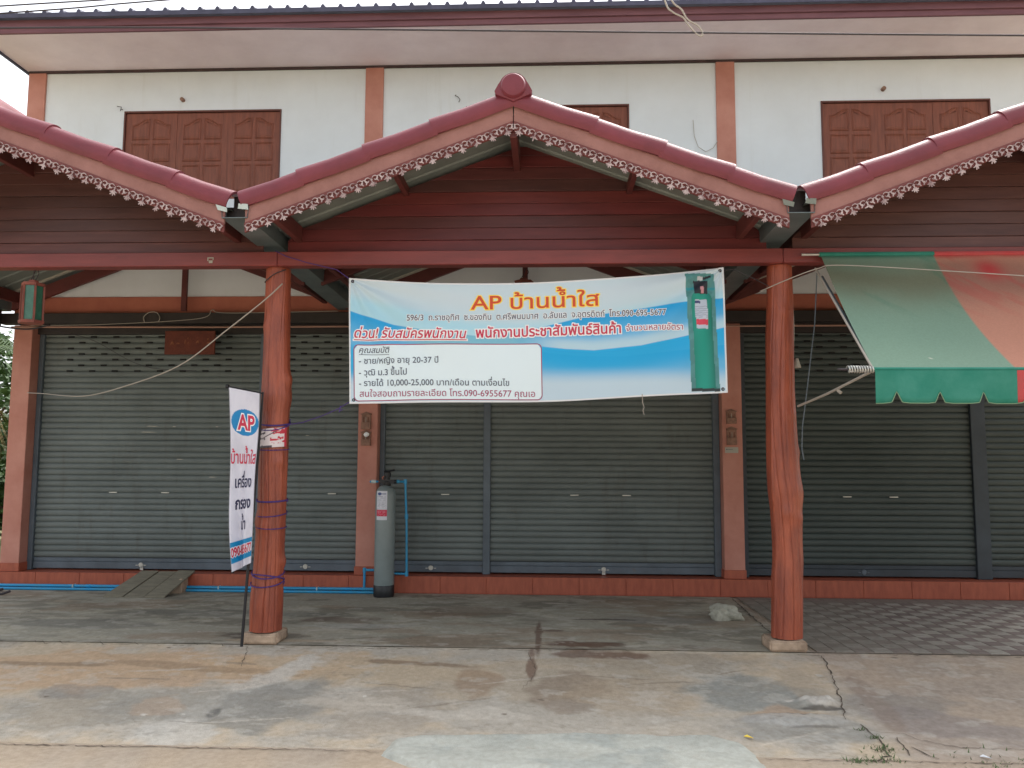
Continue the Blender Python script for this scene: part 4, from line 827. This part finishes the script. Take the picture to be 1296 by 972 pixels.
# ================================================================ FEATHER FLAG
FL=thing('feather_flag','narrow white advertising flag on a black pole tied to the left post','flag',(-.35,-3.3,.06))
q=MB(); q.tube([(-.375,-3.27,.05),(-.335,-3.27,.85),(-.285,-3.26,1.8),(-.262,-3.255,2.36)],[.014,.013,.012,.009],10); q.build('pole',m_pole,FL,smooth=True)
q=MB(); q.tube([(-.578,-3.30,2.408),(-.258,-3.28,2.345)],.007,8); q.lathe([(0,0),(.019,.004),(.019,.03),(0,.036)],(-.598,-3.30,2.408),10,'x'); q.lathe([(0,0),(.014,.004),(.014,.024),(0,.03)],(-.475,-3.32,.722),10,'x'); q.build('top_rod',m_pole,FL,smooth=True)
def fpos(s,t,off=0):   # s across 0..1, t down 0..1
    xl=-.565+(-.462+.565)*t+.012*math.sin(t*7); xr=-.262+(-.300+.262)*t+.004*math.sin(t*11); zl=2.398+(.722-2.398)*t; zr_=2.340+(.80-2.340)*t
    x=xl+(xr-xl)*s; z=zl+(zr_-zl)*s
    y=.018*math.sin(s*7.2+t*2.0)*(.5+t)+.028*t*math.sin(s*11+1.2)+.012*math.sin(t*9+s*2)
    return (x,-3.31-y-off,z)
NS,NT=60,330; S_,T_=np.meshgrid(np.linspace(0,1,NS),np.linspace(0,1,NT)); P=np.array([[fpos(float(s),float(t)) for s in np.linspace(0,1,NS)] for t in np.linspace(0,1,NT)])
c=np.ones(S_.shape+(3,))*np.array(srgb(222,222,234)); c=cmix(c,srgb(200,200,214),sstep(.45,.7,fbm(S_*3,T_*9,4,4))*.4)
el=((S_-.52)/.46)**2+((T_-.185)/.076)**2<1; c[el]=srgb(16,134,196); bb=((T_>.845)&(T_<.875))|((T_>.925)&(T_<.96)); c[bb]=srgb(18,138,192)
hd=(S_<.02)|(S_>.98); c[hd]=srgb(150,150,160)
grid_obj('flag_cloth',P,c,m_cloth,FL,org=(-.42,-3.31,.72))
def ftext(body,s0,s1,t0,hgt,m,layers=(),bold=.02,off=.004):
    for (mm,ol,of) in list(layers)+[(m,0,off)]:
        q=MB(); text_mb(q,body,lambda a,b:fpos(s0+(s1-s0)*a,t0-hgt*b,of),ol,bold=bold); q.build('printed_line',mm,FL)
ftext('AP',.28,.82,.226,.085,m_pred,((m_white,.06,.002),),bold=.03)
ftext('บ้านน้ำใส',.05,.96,.418,.068,m_pred,bold=.015)
ftext('เครื่อง',.20,.84,.553,.062,m_pnavy,bold=.02)
ftext('กรอง',.22,.84,.672,.062,m_pnavy,bold=.03)
ftext('น้ำ',.42,.68,.79,.060,m_pnavy,bold=.02)
ftext('090-6955677',.06,.94,.925,.048,m_pred,((m_white,.05,.002),),bold=.03)
# ================================================================ FILTER TANK
TK=thing('filter_tank','grey cylindrical water filter tank with black valve head by the pillar','water filter',(.31,-.30,.01))
cx_,cy_=.315,-.30; r_=.128
q=MB(); q.lathe([(0,.0),(.128,.0),(.132,.02),(.132,.14),(.126,.15)],(cx_,cy_,.005),36); q.build('base_ring',m_blackpl,TK,smooth=True)
q=MB(); q.lathe([(r_-.004,.13),(r_,.15),(r_,1.25),(r_*.97,1.30),(r_*.86,1.345),(r_*.66,1.375),(r_*.4,1.395),(.04,1.40),(0,1.40)],(cx_,cy_,.005),40); q.build('vessel',m_tank,TK,smooth='all')
q=MB(); q.lathe([(.045,1.39),(.05,1.40),(.05,1.44),(.032,1.45),(.032,1.50),(.045,1.505),(.045,1.56),(.03,1.575),(0,1.575)],(cx_+.02,cy_,.005),18); q.box(cx_-.07,cx_+.11,cy_-.03,cy_+.03,1.425,1.475); q.lathe([(0,-.10),(.024,-.10),(.026,.12),(0,.12)],(cx_+.02,cy_,1.45),14,'x'); v=q.build('valve_head',m_blackpl,TK,smooth=True)
q=MB(); q.tube([(cx_-.02,cy_-.01,1.578),(cx_+.04,cy_-.03,1.582),(cx_+.12,cy_-.04,1.60)],[.012,.010,.013],8); q.build('handle',m_blackpl,v,smooth=True)
q=MB(); q.tube([(cx_-.02,cy_-.055,1.48),(cx_-.035,cy_-.05,1.50),(cx_-.015,cy_-.045,1.52)],.011,8); q.tube([(cx_-.085,cy_,1.45),(cx_-.055,cy_,1.45)],.019,12); q.build('brass_fitting',m_brass,v,smooth=True)
# label sheet
NA,NZ=50,90; A,Zz=np.meshgrid(np.linspace(R(-128),R(-62),NA)-.12,np.linspace(.97,1.335,NZ)); rr2=r_+.0015
P=np.stack([cx_+rr2*np.cos(A),cy_+rr2*np.sin(A),Zz],-1); u=(A-A.min())/(A.max()-A.min()); v2=(Zz-.97)/.365
c=np.ones(A.shape+(3,))*np.array(srgb(214,216,224)); c[(v2>.13)&(v2<.35)&(u>.02)&(u<.98)]=srgb(206,48,76); ln=((v2*26%1)<.35)&(u>.1)&(u<.86)&(fbm(u*14,v2*26//1*3.,2,4)>.42); c[ln&(v2>.42)&(v2<.84)]=srgb(160,164,178); c[ln&(v2>.15)&(v2<.33)]=srgb(230,150,164)
c[((u-.32)/.2)**2+((v2-.9)/.05)**2<1]=srgb(70,86,140); c[(np.abs(v2-.9)<.02)&(u>.55)&(u<.9)]=srgb(120,130,160); c[(np.abs(v2-.38)<.006)|(np.abs(v2-.86)<.004)]=srgb(180,184,196)
grid_obj('label_sheet',P,c,m_paper,TK,org=(cx_,cy_-r_,.97))
# blue pipes of tank + supply
PP=thing('blue_water_pipes','bright blue water pipes along the step leading to the filter tank','pipe',(-1.5,-.1,.02))
def pipe(pts,r=.0145,par=PP,name='pipe'):
    q=MB(); q.tube(pts,r,10); o=q.build(name,m_blue,par,smooth=True); return o
yb=-.085
pipe([(-6.6,yb,.058),(.20,yb,.058)],.020); pipe([(-6.6,yb-.02,.02),(.20,yb-.035,.022)],.018)
pipe([(.015,yb,.058),(.015,yb,.30)],.0165); pipe([(.015,yb,.30),(.20,yb-.02,.305)],.0165)
pipe([(.43,-.2,.275),(.585,-.2,.275)]); pipe([(.585,-.2,.275),(.575,-.2,.9),(.55,-.2,1.447)]); pipe([(.55,-.2,1.447),(.45,-.28,1.45)]); pipe([(.12,-.3,1.45),(.22,-.3,1.45)]); pipe([(.12,-.3,1.45),(.10,-.2,1.44)])
for (x,y,z) in ((.015,yb,.30),(.585,-.2,.275),(.55,-.2,1.447),(.015,yb,.058),(.18,-.1,.03),(.572,-.2,1.0),(-3.65,yb,.058),(-3.3,yb-.03,.02),(.46,-.28,1.45),(.16,-.3,1.45)):
    q=MB(); q.lathe([(0,-.03),(.023,-.03),(.023,.03),(0,.03)],(x,y,z),10,'x' if z<.2 or x in(.46,.16) else 'z'); q.build('pipe_coupling',m_blue if x not in(.16,) else m_clip,PP,smooth=True)
for x in (-3.85,-3.15,-1.9,-.6): q=MB(); q.box(x-.008,x+.008,-.115,-.04,.0,.078); q.build('pipe_clip',m_clip,PP,bev=.003)
q=MB(); q.tube([(-4.95,-.35,.03),(-4.85,-.42,.045),(-4.75,-.4,.02),(-4.66,-.3,.04),(-4.72,-.25,.02)],.017,7); q.tube([(-4.66,-.62,.02),(-4.5,-.55,.02),(-4.42,-.5,.05)],.016,7); q.tube([(-5.1,-.5,.02),(-4.95,-.55,.02)],.016,7)
tag(q.build('rusty_chain_bits',m_wiredk,smooth=True),'short dark rusty bent pieces lying beside the blue pipes','scrap metal')
# ================================================================ RAMP, ROCK
RM=thing('wooden_ramp','small ramp of three weathered boards leaning on the step','ramp',(-2.75,-.35,.0))
for i in range(3):
    x0=-3.14+.265*i; x1=-2.98+.245*i; wd=.245-.0*i; zo=.004*i
    v=[(x0,-.64,.008),(x0+wd,-.62,.008),(x1+wd-.02,-.0,.232+zo),(x1,-.0,.232+zo)]; v=v+[(a,b,c+.022) for a,b,c in v]; 
    if i==1: v=[(a,b,c-.008) for a,b,c in v]
    q=MB(); q.hexa(v); q.build('ramp_board',m_board,RM,bev=.003)
q=MB(); q.hexa([(-2.56,-.30,.0),(-2.32,-.26,.0),(-2.32,-.05,.0),(-2.5,-.05,.0),(-2.52,-.24,.13),(-2.33,-.24,.19),(-2.33,-.05,.2),(-2.5,-.05,.2)]); q.build('support_block',m_conc,RM,bev=.008)
tag(lump('loose_rock',m_rock,(4.32,-1.58,.075),(.18,.13,.10),5,.55),'pale lumpy limestone rock on the porch floor near the right post','rock')
# ================================================================ SIGN BOARD, INCENSE HOLDERS, PLATE
SB=thing('carved_sign','brown carved wooden sign with faded lettering hanging over the left shutter','sign',(-2.4,-.13,3.11))
q=MB(); q.box(-2.74,-2.055,-.15,-.12,3.12,3.44); q.build('board',m_brown,SB,bev=.006)
q=MB(); 
for (x,z,w_,h_) in ((-2.66,3.25,.05,.05),(-2.58,3.26,.05,.02),(-2.47,3.26,.025,.06),(-2.43,3.26,.03,.03),(-2.43,3.32,.02,.03),(-2.31,3.27,.04,.04),(-2.30,3.33,.02,.02),(-2.17,3.26,.05,.03),(-2.16,3.31,.025,.03)):
    q.add([(x,-.153,z),(x+w_*.4,-.158,z+h_*.2),(x+w_,-.153,z),(x+w_*.8,-.153,z+h_),(x+w_*.3,-.153,z+h_*.9)],[(0,1,4),(1,2,3),(1,3,4)])
tag(q.build('carved_letters',m_gold,SB),kind='stuff')
def holder(x,z0,z1,lab,w_=.125,group='incense holders on the pillars'):
    t=thing('incense_holder',lab,'holder',(x,-.03,z0),group); h=z1-z0
    q=MB(); q.box(x-w_/2,x+w_/2,-.022,-.002,z0,z1-.03); q.box(x-w_/2,x+w_/2,-.05,-.023,z0,z0+h*.42); q.build('pocket',m_incense,t,bev=.003)
    q=MB(); q.box(x-w_/2-.005,x+w_/2+.005,-.055,-.001,z1-.03,z1-.018); q.prism_y([(x-w_/2,z1-.018),(x+w_/2,z1-.018),(x,z1+.01)],-.03,-.005); q.build('roof_plate',m_incense,t)
    for k_ in range(3): q=MB(); q.tube([(x-.03+.03*k_,-.036,z0+h*.3),(x-.035+.035*k_,-.04,z0+h*.72)],.0035,5); q.build('stick',m_insul if k_%2 else m_brown,t)
holder(-.02,2.13,2.355,'upper rusty incense holder on the pillar left of the filter tank'); holder(-.018,1.915,2.115,'lower rusty incense holder on the pillar, with a pale wad in it')
holder(4.785,2.215,2.40,'upper dark incense holder on the pillar right of the wide shutter'); holder(4.787,1.94,2.17,'lower dark incense holder with white top on the right pillar')
tag(lump('paper_wad',m_white,(-.005,-.055,2.06),(.035,.02,.03),4,.5),'pale crumpled wad stuck in the lower incense holder','paper')
q=MB(); q.box(4.70,4.87,-.012,-.001,1.835,1.91); q.cm=1; q.box(4.715,4.73,-.0135,-.012,1.875,1.888); q.box(4.735,4.80,-.0135,-.012,1.879,1.884)
tag(q.build('number_plate',[m_insul,m_pdark],bev=0),'small pale metal plate under the incense holders on the right pillar','plate')
# ================================================================ LANTERNS
def lantern(x,y,zt,lab,s_=1,h=.40,w_=.10):
    t=thing('hanging_lantern',lab,'lantern',(x,y,zt-h),'lanterns hanging in the porch')
    zb=zt-h; N=6
    def hexring(r,z): return [(x+r*math.cos(R(60*i+15)),y+r*math.sin(R(60*i+15)),z) for i in range(N)]
    def frust(r0,z0,r1,z1,name,m):
        q=MB(); q.add(hexring(r0,z0)+hexring(r1,z1),[tuple(range(5,-1,-1)),tuple(range(6,12))]+[(i,(i+1)%6,6+(i+1)%6,6+i) for i in range(6)]); return q.build(name,m,t,bev=.002)
    frust(w_*1.15,zb,w_*1.2,zb+.03,'base',m_lantw); frust(w_*1.05,zt-.03,w_*1.1,zt,'top',m_lantw); frust(w_*.5,zt+.001,w_*.45,zt+.03,'cap',m_lantw)
    a=hexring(w_,zb+.031); b=hexring(w_,zt-.031)
    for i in range(N): q=MB(); q.tube([a[i],b[i]],.012,4); q.build('corner_bar',m_lantw,t)
    for i in range(N):
        q=MB(); k_=(i+1)%N; ins=lambda p,o_:(x+(p[0]-x)*.93,y+(p[1]-y)*.93,p[2]); q.add([ins(a[i],0),ins(a[k_],0),ins(b[k_],0),ins(b[i],0)],[(0,1,2,3)]); q.build('glass_pane',m_lantg,t)
    q=MB(); q.tube([(x-.03,y,zt+.03),(x,y,zt+.09),(x+.02,y,zt+.14)],.004,5); q.tube([(x+.02,y,zt+.03),(x+.05,y,zt+.10),(x+.03,y,zt+.16)],.004,5); q.tube([(x,y,zt+.03),(x,y,zt+.2)],.004,5); q.build('hanger',m_wiredk,t)
lantern(-2.66,-3.05,3.445,'hexagonal wooden lantern with green glass hanging at the left')
lantern(2.13,-1.9,3.70,'hexagonal red lantern hanging behind the top of the banner')
# ================================================================ AWNING
AW=thing('striped_awning','retractable green and red striped awning with scalloped valance at the right','awning',(6.5,-3.9,2.2))
xt0,xb0=4.889,4.815; zt0,zb0,yt0,yb0=3.63,2.425,-3.26,-4.55; XE=12  # awning runs on unseen past the right edge to darken that bay
def apos(x,t):   # x in top coordinates, t 0 top..1 front
    e=min(1,(x-xt0)/.9); sag=math.sin(math.pi*t)*(.02+.075*e)
    xx=x+(xb0-xt0)*t*max(0,1-(x-xt0)/3); return (xx,yt0+(yb0-yt0)*t+sag*.55+.012*math.sin(x*9+t*3)*math.sin(math.pi*t),zt0+(zb0-zt0)*t-sag*.75)
xs_=np.arange(xt0,XE,.02); ts=np.linspace(0,1,110); P=np.array([[apos(float(x),float(t)) for x in xs_] for t in ts]); XX,TT=np.meshgrid(xs_,ts)
strp=((XX-xt0)//1.017).astype(int)%2
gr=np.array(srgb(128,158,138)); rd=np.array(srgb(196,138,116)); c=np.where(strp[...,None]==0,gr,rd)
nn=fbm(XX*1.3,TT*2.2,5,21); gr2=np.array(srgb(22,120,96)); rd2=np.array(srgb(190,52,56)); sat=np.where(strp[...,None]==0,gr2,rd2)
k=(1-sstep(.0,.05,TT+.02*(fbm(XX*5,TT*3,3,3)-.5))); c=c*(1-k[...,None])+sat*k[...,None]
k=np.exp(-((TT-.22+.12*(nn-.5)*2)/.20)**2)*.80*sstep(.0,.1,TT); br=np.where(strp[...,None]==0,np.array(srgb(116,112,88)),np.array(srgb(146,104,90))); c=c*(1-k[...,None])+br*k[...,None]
k=sstep(.60,.72,fbm(XX*2+5,TT*9-XX*6,5,31))*(1-sstep(.3,.6,TT))*.3; c=c*(1-k[...,None])+sat*k[...,None]
k=np.exp(-(((XX-6.32)/.12)**2+((TT-.13)/.08)**2))*.9; c=c*(1-k[...,None])+rd2*k[...,None]
sp=fbm(XX*34,TT*40,2,51)>.94; c[sp&(TT>.5)]=srgb(206,206,190)
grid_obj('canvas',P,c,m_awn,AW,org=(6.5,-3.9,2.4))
# valance pieces
def valance(x0,x1,m,first):
    W=.317; xs2=np.arange(x0,x1+.001,.008); q=MB(); V=[];F=[]
    for x in xs2:
        ph=((x-(4.96-W))%W)/W; dnotch=min(ph,1-ph)*W; b=.245-(.075*max(0,1-dnotch/.035)**1.0 if dnotch<.035 else 0)-(.012*(1-min(1,dnotch/.09)) )
        for j in range(7):
            tt=j/6; V.append((x,yb0-.022-.010*math.sin(x*14)*tt-.012*math.sin(x*5+1)*tt,zb0-.01-b*tt))
        for j in range(7):
            tt=j/6; V.append((x,yb0-.0195-.010*math.sin(x*14)*tt-.012*math.sin(x*5+1)*tt,zb0-.01-b*tt))
    n=len(xs2)
    for i in range(n-1):
        for j in range(6):
            F+=[(i*14+j,i*14+j+1,(i+1)*14+j+1,(i+1)*14+j),(i*14+7+j,(i+1)*14+7+j,(i+1)*14+8+j,i*14+8+j)]
        F.append((i*14+6,i*14+13,(i+1)*14+13,(i+1)*14+6))
    q.add(V,F); q.build('valance',m,AW,smooth='all')
    q=MB(); q.tube([tuple(np.array(V[i*14+6])+np.array((0,-.001,0))) for i in range(0,n,1)],.0035,4); q.build('valance_piping',m_piping,AW)
for i in range(7):
    a=xb0+1.026*i if i==0 else 5.84+1.02*(i-1); b=5.84+1.02*i; valance(a,b-.0,m_valg if i%2==0 else m_valr,i==0)
q=MB(); q.tube([(4.80,yb0,zb0),(XE,yb0,zb0)],.016,10); q.build('front_bar',m_valg,AW,smooth=True)
q=MB(); q.tube([(4.72,yt0,3.628),(4.895,yt0,3.628)],.011,8); q.build('rod_end',m_bright,AW,smooth=True)
for a,b,m_ in ((4.88,5.905,m_valg),(5.907,6.92,m_valr),(6.922,7.94,m_valg),(7.942,XE,m_valr)):
    q=MB(); q.tube([(a,yt0,3.628),(b,yt0,3.628)],.022,8); q.build('top_roll',m_,AW,smooth=True)
q=MB(); pts=[]
for i in range(150): t=i/149; a=t*2*math.pi*10; pts.append((4.62+.19*t,yb0+.024*math.cos(a),zb0+.024*math.sin(a)))
q.tube(pts,.006,5); q.build('spring',m_bright,AW,smooth=True)
q=MB(); q.tube([(4.55,yb0,zb0),(4.82,yb0,zb0)],.009,7); q.build('spring_rod',m_wiredk,AW,smooth=True)
q=MB(); q.tube([(4.84,-3.26,3.5),(4.81,-4.54,2.43)],.009,7); q.build('side_stay',m_wire,AW,smooth=True)
q=MB(); q.tube([(4.90,-3.26,3.42),(4.83,-4.52,2.43)],.012,7); q.build('side_stay',m_shutblue,AW,smooth=True)
q=MB(); q.tube([(4.68,-3.16,2.24),(4.72,-3.8,2.30),(4.80,-4.54,2.41)],.011,8); q.tube([(4.74,-4.0,2.32),(4.76,-4.02,2.29)],.014,6); q.build('support_arm',m_wire,AW,smooth=True)
q=MB(); q.tube([(4.87,-3.22,3.5),(4.84,-3.2,3.0),(4.76,-3.18,2.4),(4.71,-3.17,2.05),(4.70,-3.17,1.85),(4.715,-3.17,1.75)],.005,6); tag(q.build('pull_rope',m_shutblue,smooth=True),'thin bluish pull rope hanging down beside the right log post','rope')
# wires
def wire(name,lab,pts,r,m,cat='cable',seg=10):
    q=MB(); P=[]; pts=[Vector(p) for p in pts]
    for i in range(len(pts)-1):
        p0=pts[max(i-1,0)];p1=pts[i];p2=pts[i+1];p3=pts[min(i+2,len(pts)-1)]
        for k_ in range(seg): t=k_/seg; P.append(.5*((2*p1)+(-p0+p2)*t+(2*p0-5*p1+4*p2-p3)*t*t+(-p0+3*p1-3*p2+p3)*t**3))
    P.append(pts[-1]); q.tube(P,r,6); return tag(q.build(name,m,smooth='all'),lab,cat)
wire('slack_cable','pale cable sagging from the left pillar up to the left log post',[(-4.67,-.03,2.613),(-4.1,-.55,2.56),(-2.9,-1.7,2.44),(-2.0,-2.45,2.49),(-1.25,-2.85,2.66),(-.7,-3.06,2.98),(-.30,-3.19,3.24),(-.13,-3.19,3.40)],.0065,m_wire)
wire('awning_wire','thin pale wire running from the right post across the awning',[(4.35,-3.2,3.30),(4.58,-3.4,3.38),(4.78,-3.5,3.44),(4.95,-3.62,3.44),(5.8,-3.72,3.36),(6.9,-3.8,3.26),(8,-3.8,3.2)],.005,m_wire)
wire('overhead_power_line','dark overhead line running level across the upper eave',[(-6,-6.0,4.43),(-1,-6.0,4.392),(1,-6,4.345),(3,-6,4.285),(5.2,-6,4.222),(9,-6,4.12)],.0055,m_wiredk)
wire('overhead_service_wire','upper of two overhead wires crossing the sky at the top left',[(-5,-6.05,4.33),(-1.0,-6.05,4.503),(0.05,-6.05,4.553),(3,-6.05,4.75)],.0045,m_wiredk)
wire('overhead_service_wire','lower of two overhead wires crossing the sky at the top left',[(-5,-6,4.30),(-1.0,-6,4.487),(0.05,-6,4.552),(3,-6,4.72)],.0045,m_wiredk)
wire('hanging_wire_loop','twisted pale wire loop hanging from above at the top edge',[(3.02,-6,4.75),(3.09,-6,4.47),(3.13,-6,4.41),(3.19,-6,4.375),(3.215,-6,4.34),(3.26,-6,4.28),(3.295,-6,4.255),(3.305,-6,4.275),(3.28,-6,4.32),(3.22,-6,4.36),(3.18,-6.01,4.42),(3.12,-6.01,4.49),(3.06,-6.01,4.75)],.0055,m_wire)
wire('bulb_wire','white wire hanging behind the right log post',[(4.73,-2.9,3.57),(4.735,-2.9,3.3),(4.74,-2.9,3.0),(4.725,-2.9,2.70)],.006,m_wirewh)
q=MB(); q.lathe([(0,.05),(.014,.05),(.022,.02),(.036,-.035),(.034,-.04),(0,-.04)],(4.752,-2.93,2.66),14); tag(q.build('lamp_socket',m_insul,smooth=True),'cream lamp socket hanging on a wire beside the right post','lamp socket')
wire('wall_cable','thin looping pale cable along the dark lintel over the left shutters',[(-4.6,-.15,3.52),(-3.6,-.15,3.53),(-2.3,-.16,3.60),(-2.1,-.16,3.72),(-1.9,-.15,3.68),(-.4,-.15,3.70)],.005,m_wire)
wire('cable_coil','small loop of cable hanging on the dark lintel',[(-3.03,-.15,3.56),(-3.04,-.15,3.63),(-2.97,-.15,3.69),(-2.87,-.15,3.69),(-2.82,-.15,3.62),(-2.84,-.15,3.56)],.006,m_wire)
wire('post_cable','thin dark cable draped round the top of the left log post',[(-.36,-3.0,3.45),(-.32,-3.12,3.44),(-.22,-3.16,3.5),(-.12,-3.13,3.55)],.005,m_wiredk)
wire('dark_wire_bundle','dark tangled wires at the corner above the left pillar',[(-6.5,-.3,3.9),(-5.4,-.3,3.62),(-5.0,-.25,3.50),(-4.6,-.2,3.46),(-4.3,-.2,3.52)],.012,m_wiredk)
wire('shutter_wire','thin dark wire drooping across the left shutter top',[(-4.5,.12,3.5),(-3.9,.1,3.36),(-3.3,.1,3.05),(-2.9,.1,2.95),(-2.4,.1,2.93)],.004,m_wiredk)
# ================================================================ VEGETATION BEYOND THE LEFT END
def palm(x,y,h,lab,seed):
    rr=random.Random(seed); t=thing('palm_tree',lab,'tree',(x,y,-.2))
    q=MB(); q.tube([(x+.1*math.sin(i*.5),y,-.2+h*i/8) for i in range(9)],[.16-.006*i for i in range(9)],10); q.build('trunk',m_bark,t,smooth=True)
    for i in range(22):
        a=rr.uniform(0,6.28); dry=i<9; L_=rr.uniform(1.6,2.3); q=MB(); pts=[]
        for k_ in range(12):
            s_=k_/11; el=(.1 if dry else .9)-s_*(2.2 if dry else 1.5)
            if k_==0: p=Vector((x,y,h-.2))
            else: p=pts[-1]+Vector((math.cos(a)*math.cos(el),math.sin(a)*math.cos(el),math.sin(el)))*L_/11
            pts.append(p)
        q.tube(pts,[.02*(1-k_/13) for k_ in range(12)],4)
        sd=Vector((-math.sin(a),math.cos(a),0))
        for k_ in range(1,12):
            for s2 in (-1,1):
                for e in range(3):
                    p=pts[k_]+(pts[k_]-pts[k_-1])*(e/3-.5); l=.55*math.sin(math.pi*(k_/12)**.7)+.08; tip=p+sd*s2*l*.75+Vector((0,0,-l*(.75 if dry else .35)))+(pts[k_]-pts[k_-1]).normalized()*l*.4
                    w_=(pts[k_]-pts[k_-1]).normalized()*.02; q.add([tuple(p-w_),tuple(p+w_),tuple(tip)],[(0,1,2)])
        q.build('frond',m_leafdry if dry else m_leaf,t)
palm(-7.7,2.2,3.5,'palm tree with dry yellow drooping fronds beyond the left pillar',3)
def tree(x,y,h,r,lab,seed,n=4200,m=m_bush,name='leafy_tree'):
    rr=random.Random(seed); t=thing(name,lab,'tree',(x,y,-.2)); q=MB()
    q.tube([(x,y,-.2),(x+.1,y,h*.4),(x,y+.1,h*.75)],[.16,.12,.05],8)
    for i in range(7): a=rr.uniform(0,6.28); q.tube([(x,y,h*.35),(x+math.cos(a)*r*.4,y+math.sin(a)*r*.4,h*.6),(x+math.cos(a)*r*.75,y+math.sin(a)*r*.75,h*.75)],[.07,.04,.015],6)
    q.build('trunk',m_bark,t,smooth=True); q=MB(); cl=[]
    for i in range(30):
        a=rr.uniform(0,6.28); d_=rr.random()**.5*r*.8; cl.append((x+math.cos(a)*d_,y+math.sin(a)*d_,h*rr.uniform(.25,1.0),rr.uniform(.3,.6)*r*.6))
    for i in range(n):
        c_=cl[i%30]; v=Vector((rr.gauss(0,1),rr.gauss(0,1),rr.gauss(0,1))).normalized()*c_[3]*rr.uniform(.6,1.05); p=Vector(c_[:3])+v
        a=Vector((rr.gauss(0,1),rr.gauss(0,1),rr.gauss(0,.5))).normalized()*.11; b=a.cross(Vector((rr.gauss(0,1),rr.gauss(0,1),1))).normalized()*.05
        q.add([tuple(p-a),tuple(p+b),tuple(p+a),tuple(p-b)],[(0,1,2,3)])
    q.build('crown',m,t)
tree(-9.6,5.5,3.9,2.2,'dark green leafy tree directly behind the palm',11)
tree(-12.5,9,4.6,2.8,'green leafy tree farther back at the far left',12)
tree(-8.3,9.5,3.6,2.0,'low bushy tree left of the building in the distance',13,3600)
tree(-7.1,3.6,1.4,1.1,'low green shrub at ground level beyond the left pillar',14,2400,name='shrub')
bpy.data.objects.remove(_to)
for m in list(bpy.data.materials): m.diffuse_color=(.5,.5,.5,1)
